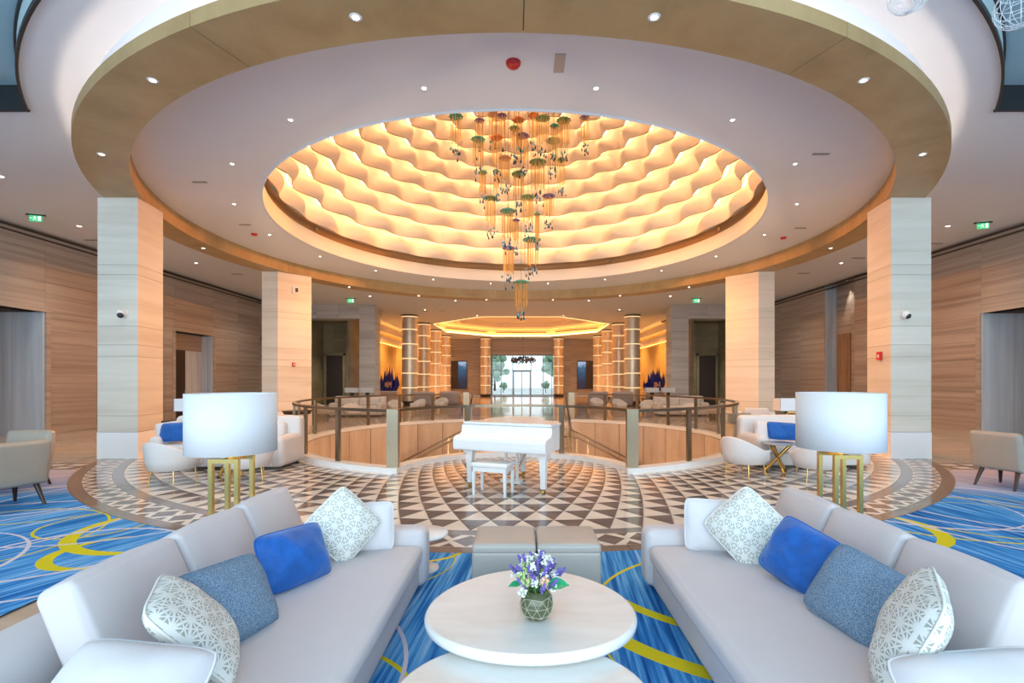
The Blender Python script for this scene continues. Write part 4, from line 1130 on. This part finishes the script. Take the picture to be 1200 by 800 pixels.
# ---- dark blue screens on the far wall
SCR = NT('blue_screen'); SCR.set(.15); pp = SCR.pos(); sp_ = SCR.n('SeparateXYZ'); SCR.l(pp, sp_.inputs[0])
mr = SCR.n('MapRange'); SCR.l(sp_.outputs[2], mr.inputs[0]); mr.inputs[1].default_value = .9; mr.inputs[2].default_value = 3.6
nz = SCR.noise(pp, 3, 4, .7)
cc = SCR.ramp(SCR.math('ADD', mr.outputs[0], SCR.math('MULTIPLY', SCR.math('SUBTRACT', nz, .5), .5)), [(.2,(.01,.02,.05)),(.5,(.01,.07,.16)),(.82,(.03,.16,.30)),(.93,(.45,.60,.85))])
SCR.base((.01,.02,.04)); SCR.l(cc, SCR.b.inputs['Emission Color']); SCR.b.inputs['Emission Strength'].default_value = .8
for sx, nm in ((-1,'left'),(1,'right')):
    t = thing('wall_screen', 'tall dark blue screen on the far wall %s of the entrance' % nm, 'screen', (sx*6.75,BY,0))
    obj('frame', MB().bx(-.85,.85,-.10,-.005,.75,3.75), DARKWOOD, t); obj('screen_face', MB().bx(-.05 if sx<0 else -.80,.80 if sx<0 else .05,-.12,-.10,.82,3.65), SCR.m, t)
# ---- greenery and a dark chandelier by the entrance
HEDGE = plain('hedge_leaves', (.20,.32,.20), .7, var=.5, scale=4)
for i,(x,y,h) in enumerate(((-4.6,62,2.6),(-2.6,66,1.6),(3.1,65,1.7),(5.0,61,2.8),(-4.6,80,6.5),(5.6,82,7.0))):
    rb = random.Random(i+40); t = thing('tree', 'leafy tree outside the entrance, %s' % ('far left','left of the door','right of the door','far right','behind the door on the left','behind the door on the right')[i], 'tree', (x,y,-.02))
    m = MB()
    for _ in range(60):
        d = Vector((rb.gauss(0,1),rb.gauss(0,1),rb.gauss(0,1))).normalized()*rb.uniform(.3,1)
        m.sphere((d.x*h*.33,d.y*h*.33,h*.62+d.z*h*.34), h*.09, 6, 4)
    obj('crown', m, HEDGE, t); obj('trunk', MB().cyl((0,0,0),(0,0,h*.5),h*.03,h*.02,8), DARKWOOD, t)
t = thing('entrance_chandelier', 'dark oval cluster chandelier hanging before the glazed entrance', 'chandelier', (.1,49.4,ZC))
m = MB(); rb = random.Random(3)
for _ in range(160):
    a = rb.uniform(0,2*PI); q = math.sqrt(rb.random()); x = 1.35*q*math.cos(a); y = .8*q*math.sin(a); z = -2.35+rb.uniform(-.38,.38)*math.sqrt(1-q*q)
    m.sphere((x,y,z), .09, 5, 3)
obj('leaf_cluster', m, plain('dark_chandelier_leaves',(.10,.11,.13),.4,var=.5,scale=9), t); obj('cord', MB().cyl((0,0,-2.2),(0,0,0),.012,seg=6), DARKWOOD, t); obj('canopy', MB().cyl((0,0,-.05),(0,0,0),.15), BRONZE, t)

# ---- the great chandelier of jellyfish pendants
ch = thing('chandelier', 'tall cascade chandelier of jellyfish-shaped glass pendants under the dome', 'chandelier', (0,CY,10.9))
CAPC = [plain('cap_glass_'+n_, c_, .25, var=.3, scale=20) for n_, c_ in (('teal',(.06,.36,.32)),('green',(.17,.34,.17)),('orange',(.75,.24,.08)),('violet',(.20,.16,.42)),('rose',(.62,.38,.28)))]
AMB = bpy.data.materials.new('amber_glass_tube'); AMB.use_nodes = True; _t = AMB.node_tree; _t.nodes.clear()
_a = _t.nodes.new('ShaderNodeBsdfTranslucent'); _a.inputs[0].default_value = (1,.86,.58,1); _b = _t.nodes.new('ShaderNodeBsdfTransparent'); _b.inputs[0].default_value = (1,.93,.78,1)
_m = _t.nodes.new('ShaderNodeMixShader'); _m.inputs[0].default_value = .55; _o = _t.nodes.new('ShaderNodeOutputMaterial'); _t.links.new(_a.outputs[0],_m.inputs[1]); _t.links.new(_b.outputs[0],_m.inputs[2]); _t.links.new(_m.outputs[0],_o.inputs[0])
DROPB = plain('dark_blue_glass_drop', (.02,.05,.10), .12, var=.5, scale=30); DROPL = plain('light_blue_glass', (.16,.42,.58), .15, var=.4, scale=30)
CORD = plain('chandelier_cord', (.25,.15,.07), .5)
obj('canopy', MB().lathe([(.01,-.05),(1.45,-.05),(1.5,0),(.01,.02)], 48), BRONZE, ch)
P_ = [(75,48,0,50),(155,130,0,50),(222,125,2,46),(210,40,4,40),(240,45,3,34),(316,118,3,48),(285,90,1,36),(355,45,2,40),(388,55,1,52),(463,62,1,52),(425,135,0,52),(252,198,4,46),(370,212,1,62),(455,205,1,34),(408,335,3,46),(302,255,1,54),(335,338,1,48),(200,342,1,46),(262,388,0,56),(292,422,3,24),(348,492,0,66),(265,523,3,46),(310,645,0,56),(220,245,1,24),(172,250,1,30),(368,400,1,18),(540,52,3,36),(160,62,3,34),(300,60,2,44),(430,82,0,30)]
rc = random.Random(21)
for k,(zx,zy,ci,w) in enumerate(P_):
    px = 510+zx*.3253; py = 120+zy*.325
    dy = rc.uniform(-1.0,1.0)*(1-zy/760); Y = CY+dy
    x = .2+(px-614)/570*Y; z = 1.62+(446-py)*Y/570
    r = w*.3253*Y/570/2
    p = bpy.data.objects.new('jellyfish_pendant', None); C.objects.link(p); p.parent = ch; p.location = (x, dy, z-10.9)
    cap = MB()
    r *= .92; cap.lathe([(.01,.045),(r*.4,.04),(r*.75,.02),(r,-.02),(r*.97,-.04),(r*.8,-.03),(r*.4,.01),(.01,.025)], 16)
    nb = max(8,int(r*60))
    for i in range(nb):
        a = 2*PI*i/nb; cap.sphere((r*math.cos(a),r*math.sin(a),-.025), .026, 6, 4)
    obj('cap', cap, CAPC[ci], p)
    tb = MB(); db = MB(); lb = MB(); nt = max(8, int(r*68)); ln = rc.uniform(.72,.95)*(.7+r)
    for i in range(nt):
        a = 2*PI*i/nt+.2; q = .84 if i%3 else .45; L_ = ln*rc.uniform(.8,1.1)
        c = (r*q*math.cos(a), r*q*math.sin(a))
        tb.cyl((*c,-.04),(c[0],c[1],-L_), .014, .014, 6)
        if i % 2 == 0:
            zz = -L_-rc.uniform(.12,.42)
            db.cyl((c[0],c[1],-L_),(c[0],c[1],zz), .003, seg=4, caps=False); db.lathe([(.004,.10),(.022,.03),(.018,0),(.003,-.015)], 6, (c[0]*.8,c[1]*.8,zz-.05))
    for i in range(7):
        lb.sphere((rc.gauss(0,r*.45), rc.gauss(0,r*.45), -ln-rc.uniform(.08,.32)), rc.uniform(.02,.038), 6, 4, rc.uniform(.7,1.5))
    
    for nm_o, b_o, m_o in (('glass_tubes',tb,AMB),('glass_drops',db,DROPB),('blue_beads',lb,DROPL)): obj(nm_o, b_o, m_o, p)['kind'] = 'stuff'
    obj('cord', MB().cyl((0,0,.05),(0,0,10.9-z-.04), .006, seg=5), CORD, p)

# ---- downlights
DL = MB().lathe([(.004,.0),(.035,.0)], 12).mesh('lens'); DT = MB().lathe([(.035,-.004),(.055,-.006),(.06,0)], 16).mesh('trim_ring')
def spotlight(x, y, z, power, ang=110, blend=.8, color=SPOT_WARM, aim=None):
    d = bpy.data.lights.new('downlight_lamp', 'SPOT'); d.energy = power; d.color = color; d.spot_size = math.radians(ang); d.spot_blend = blend; d.shadow_soft_size = .04
    return d
def downlight(x, y, z, label, group, power=60, ang=110, s=1.0, color=SPOT_WARM):
    t = thing('downlight', label, 'downlight', (x,y,z), 0, group)
    o = obj('lens', DL, DOWNL, t, (0,0,-.003)); o.scale = (s,s,s); o = obj('trim_ring', DT, WHITEPL, t); o.scale = (s,s,s)
    if power:
        l = bpy.data.objects.new('lamp', spotlight(x,y,z,power,ang,color=color)); C.objects.link(l); l.parent = t; l.location = (0,0,-.03)
def side(x): return 'left' if x < 0 else 'right'
ords = ['first','second','third','fourth','fifth','sixth','seventh','eighth','ninth']
for i in range(18):
    a = -PI/2+math.radians(10+20*i); n_ = i if i < 9 else 17-i; sd = 'right' if i < 9 else 'left'
    downlight(9.03*math.cos(a), CY+9.03*math.sin(a), 5.434, 'small downlight under the ring beam, %s on the %s counted from the near middle' % (ords[n_], sd), 'downlights under the ring beam', 85, 120, 1.1)
    downlight(7.12*math.cos(a), CY+7.12*math.sin(a), 5.819, 'small downlight in the white ring ceiling, %s on the %s counted from the near middle' % (ords[n_], sd), 'downlights in the white ring ceiling', 85, 120, .9)
OUT = [(-11.2,10.6,'left, by the wall opening nearest the camera'),(-12.6,14.0,'left, above the exit sign'),(-12.2,18.4,'left, between the two stone columns'),(-12.2,24.0,'left, far end of the side hall'),(-7.9,25.6,'left, over the far seating'),
       (11.3,10.6,'right, by the wall opening nearest the camera'),(12.4,14.0,'right, beside the exit sign'),(12.2,18.4,'right, between the two stone columns'),(12.0,24.0,'right, far end of the side hall'),(7.9,25.6,'right, over the far seating'),
       (-3.6,27.0,'left of the middle beyond the stair well'),(3.8,27.0,'right of the middle beyond the stair well'),(-6.0,30.5,'before the left metal columns'),(6.2,30.5,'before the right metal columns'),
       (-3.0,33.2,'left front corner of the amber coffer'),(2.9,33.2,'right front corner of the amber coffer')]
for x,y,w in OUT: downlight(x, y, ZC-.002, 'bright downlight in the lobby ceiling, '+w, 'downlights in the lobby ceiling', 210, 120, 1.5)
for sx in (-1,1):
    for y in (38,44,50): downlight(sx*9.2, y, ZC-.002, 'downlight in the far hall ceiling, %s side, %s' % (side(sx), {38:'nearest',44:'middle',50:'farthest'}[y]), 'downlights of the far hall', 1500, 120, 1.3, AMBER)
downlight(13.9+.62, 21.6, ZC-.005, 'narrow spotlight washing the right wall recess', 'wall washers', 220, 50, 1.0)
for sx, nm in ((-1,'left'),(1,'right')):
    downlight(sx*10.6, 30.2, 5.49, 'downlight inside the dim vestibule on the %s' % nm, 'vestibule downlights', 650, 110, 1.0)
for x,y in ((-2.6,41.3),(2.6,41.3)):
    downlight(x, y, ZC+1.09, 'downlight in the raised coffer of the far hall, %s half' % side(x), 'coffer downlights', 1600, 130, 1.5, AMBER)

# added spots imitating dome glow on columns, and sconces in the stair well
for sx in (-1,1):
    for (cx,cy,tx,ty,w) in ((6.5,10.6,8.0,10.7,'near'),(6.6,16.6,8.0,17.4,'far')):
        d_ = Vector((sx*3.6, 5.3) if w == 'near' else (sx*6.3, 1.2)).normalized()*6.42; d_ = Vector((-sx*abs(d_.x), d_.y)); x, y = d_.x, CY+d_.y
        t = thing('spotlight', 'added amber spotlight in the dome rim imitating dome glow on the %s %s column' % (w, side(sx)), 'spotlight', (x,y,6.36), 0, 'added amber spotlights for the columns')
        obj('housing', MB().cyl((0,0,-.05),(0,0,.05),.05,seg=12), BRONZE, t)
        l = bpy.data.objects.new('lamp', spotlight(x,y,6.3,COLUMN_FILL,34,.5,(1.0,.31,.03))); C.objects.link(l); l.parent = t; l.location = (-d_.x*.02,-d_.y*.02,-.08)
        l.rotation_euler = (Vector((sx*tx,ty,3.0))-Vector((x,y,6.28))).to_track_quat('-Z','Y').to_euler()
for x,y,lb in ((-3.9,10.2,'left'),(3.9,10.2,'right')):
    t = thing('wall_sconce', 'upright white wall lamp on the near %s side of the stair well' % lb, 'wall lamp', (x,y,-1.9))
    obj('diffuser', MB().bx(-.05,.05,-.05,.05,-.2,.2), emit('sconce_glow_'+lb,(1,.8,.6),6), t); obj('back_plate', MB().bx(-.06,.06,-.07,-.05,-.24,.24), BRASS, t)
    d = bpy.data.lights.new('lamp', 'POINT'); d.energy = 420; d.color = (1.0,.74,.50); d.shadow_soft_size = .15
    l = bpy.data.objects.new('lamp', d); C.objects.link(l); l.parent = t; l.location = (0,.15,0)
# ---- ceiling fittings
def fitting(name, label, cat, mb, m, group=None): return tag(obj(name, mb, m), label, cat, group)
fitting('fire_sounder', 'red round fire sounder on the ring ceiling, near middle', 'fire alarm', MB().lathe([(.01,-.06),(.07,-.06),(.095,-.03),(.10,0)], 24, (.06,6.42,5.82)), RED)
fitting('air_vent', 'tan rectangular vent beside the red sounder in the ring ceiling', 'vent', MB().bx(.60,.74,6.25,6.62,5.808,5.82), VENTTAN)
def P_ceil(px, py, z):
    Y = 570*(z-1.62)/(446-py); return .2+(px-614)/570*Y, Y
for px,py,lb in ((234,213,'left, upper'),(287,263,'left, lower'),(962,180,'right, upper'),(938,267,'right, lower')):
    x,y = P_ceil(px,py,5.82); fitting('linear_vent', 'thin linear vent slot in the white ring ceiling, '+lb, 'vent', MB().box((x,y,5.812),(.30,.06,.014)), GREYPL, 'linear vents in the ring ceiling')
for px,py,lb in ((298,274,'left'),(918,278,'right')):
    x,y = P_ceil(px,py,5.82); fitting('fire_sounder', 'small red fire sounder on the %s of the ring ceiling' % lb, 'fire alarm', MB().lathe([(.01,-.05),(.06,-.05),(.085,-.02),(.09,0)], 20, (x,y,5.82)), RED)
for px,py,lb in ((108,281,'left beside the near column'),(278,321,'left between columns'),(1096,285,'right beside the near column'),(1006,302,'right between columns'),(942,320,'right, farther'),(498,364,'left of the amber coffer'),(518,364,'left of the amber coffer, inner'),(716,364,'right of the amber coffer, inner'),(726,364,'right of the amber coffer')):
    x,y = P_ceil(px,py,ZC); fitting('air_vent', 'small dark vent in the lobby ceiling, '+lb, 'vent', MB().box((x,y,ZC-.008),(.45,.10,.016)), GREYPL, 'small vents in the lobby ceiling')
GREEN = plain('exit_sign_green', (.02,.36,.13), .4); GREEN.node_tree.nodes['Principled BSDF'].inputs['Emission Color'].default_value = (.05,.7,.25,1); GREEN.node_tree.nodes['Principled BSDF'].inputs['Emission Strength'].default_value = .7
SIGNW = emit('exit_sign_pictogram', (.85,1,.9), 1.2)
for px,py,rz,lb in ((42,251,.33,'hanging by the left wall near the camera'),(1152,260,-.33,'hanging by the right wall near the camera'),(411,349,0,'on the far left ceiling before the end wall'),(816,349,0,'on the far right ceiling before the end wall')):
    x,y = P_ceil(px,py,ZC); s = .8 if rz else 1.1
    t = thing('exit_sign', 'green running-man exit sign '+lb, 'sign', (x,y,ZC), rz, 'green exit signs')
    obj('bracket', MB().bx(-.26*s,.26*s,-.02,.02,-.035,0), DARKWOOD, t); obj('panel', MB().bx(-.17*s,.17*s,-.012,.012,-.24*s,-.035), GREEN, t)
    m = MB(); f = -.0135
    def q(a,b,c,d): m.bx(a*s,b*s,f-.002,f,c*s,d*s)
    q(.06,.14,-.215,-.06); m.sphere((-.02*s,f,-.075*s),.017*s,8,5,1,1,.15)
    m.box((-.03*s,f,-.125*s),(.025*s,.003,.075*s),0,.25); m.box((-.055*s,f,-.185*s),(.018*s,.003,.07*s),0,.7); m.box((.005*s,f,-.175*s),(.018*s,.003,.07*s),0,-.5); m.box((-.06*s,f,-.11*s),(.05*s,.003,.014*s),0,.4); m.box((.01*s,f,-.115*s),(.05*s,.003,.014*s),0,-.5)
    q(-.15,-.09,-.145,-.125)
    obj('pictogram', m, SIGNW, t)
# ---- small devices on the columns
LENS = plain('camera_dome_smoke', (.03,.03,.035), .08)
for px,py,lb in ((146,370,'left'),(1057,371,'right')):
    Y = 10.14; x = .2+(px-614)/570*Y; z = 1.62+(446-py)*Y/570
    t = thing('security_camera', 'white dome security camera on the %s near stone column' % lb, 'camera', (x,Y,z))
    obj('mount', MB().cyl((0,0,.04),(0,-.06,.04),.085,.07,20).sphere((0,-.09,.03),.085,16,10), WHITEPL, t); obj('dome', MB().sphere((.02,-.125,.0),.062,14,9), LENS, t)
def on_face(px, py, a, b, sx=1):
    # point where the pixel's ray meets the vertical plane through a, b
    d = Vector(((px-614)/570,1)); A = Vector(a); B = Vector(b); n = Vector((B-A).orthogonal()); o = Vector((.2,0))
    s = (A-o).dot(n)/d.dot(n); p = o+d*s; return p.x, p.y, 1.62+(446-py)*s/570
F0, F1 = CB[1], CB[2]
x,y,z = on_face(346,340,F0,F1); ang = math.atan2(F1[1]-F0[1], F1[0]-F0[0])
t = thing('wall_speaker', 'white box with dark grille high on the far left stone column', 'speaker', (x,y,z), ang); obj('box', MB().bx(-.11,.11,-.05,0,-.13,.13), WHITEPL, t); obj('grille', MB().bx(-.02,.08,-.058,-.05,-.07,.08), BLACK, t)
x,y,z = on_face(344,427,F0,F1)
t = thing('fire_call_point', 'small red fire call point on the far left stone column', 'fire alarm', (x,y,z), ang); obj('box', MB().bx(-.05,.05,-.04,0,-.07,.07), RED, t); obj('white_window', MB().bx(-.02,.03,-.045,-.04,-.02,.03), WHITEPL, t)
A0_, A1_ = (7.85,10.14), (8.0,11.05)
x,y,z = on_face(1032,417,A0_,A1_)
t = thing('fire_call_point', 'small red fire call point on the inner side of the right near column', 'fire alarm', (x,y,z), math.atan2(A1_[1]-A0_[1], A1_[0]-A0_[0])+PI); obj('box', MB().bx(-.07,.07,-.05,-.0,-.09,.09), RED, t); obj('white_window', MB().bx(-.03,.03,-.055,-.05,-.03,.03), WHITEPL, t)
# ---- wire globes hanging over the lounge
WIRE = plain('white_wire', (.85,.88,.9), .4)
for x,y,z,r,lb in ((3.45,4.1,4.88,.155,'left one of the two white wire globes at the top right'),(4.34,4.05,4.74,.175,'right one of the two white wire globes at the top right')):
    t = thing('wire_globe', lb, 'pendant', (x,y,z)); 
    for k in range(8):
        a = PI*k/8; obj('hoop', MB().tube([(r*math.cos(b)*math.cos(a), r*math.cos(b)*math.sin(a), r*.95*math.sin(b)) for b in [2*PI*i/28 for i in range(28)]], .0024, 4, True), WIRE, t)
    m = MB()
    for f in (-.7,-.35,0,.35,.7): q_ = r*math.sqrt(1-f*f); m.tube([(q_*math.cos(2*PI*i/24), q_*math.sin(2*PI*i/24), r*.95*f) for i in range(24)], .0024, 4, True)
    obj('bands', m, WIRE, t); obj('cord', MB().cyl((0,0,r*.9),(0,0,6.46-z),.004,seg=5), WIRE, t)
fitting('track_fitting', 'small white linear fitting on the teal ceiling at the top right', 'ceiling light', MB().box((6.15,5.95,6.44),(.35,.07,.04)), WHITEPL)
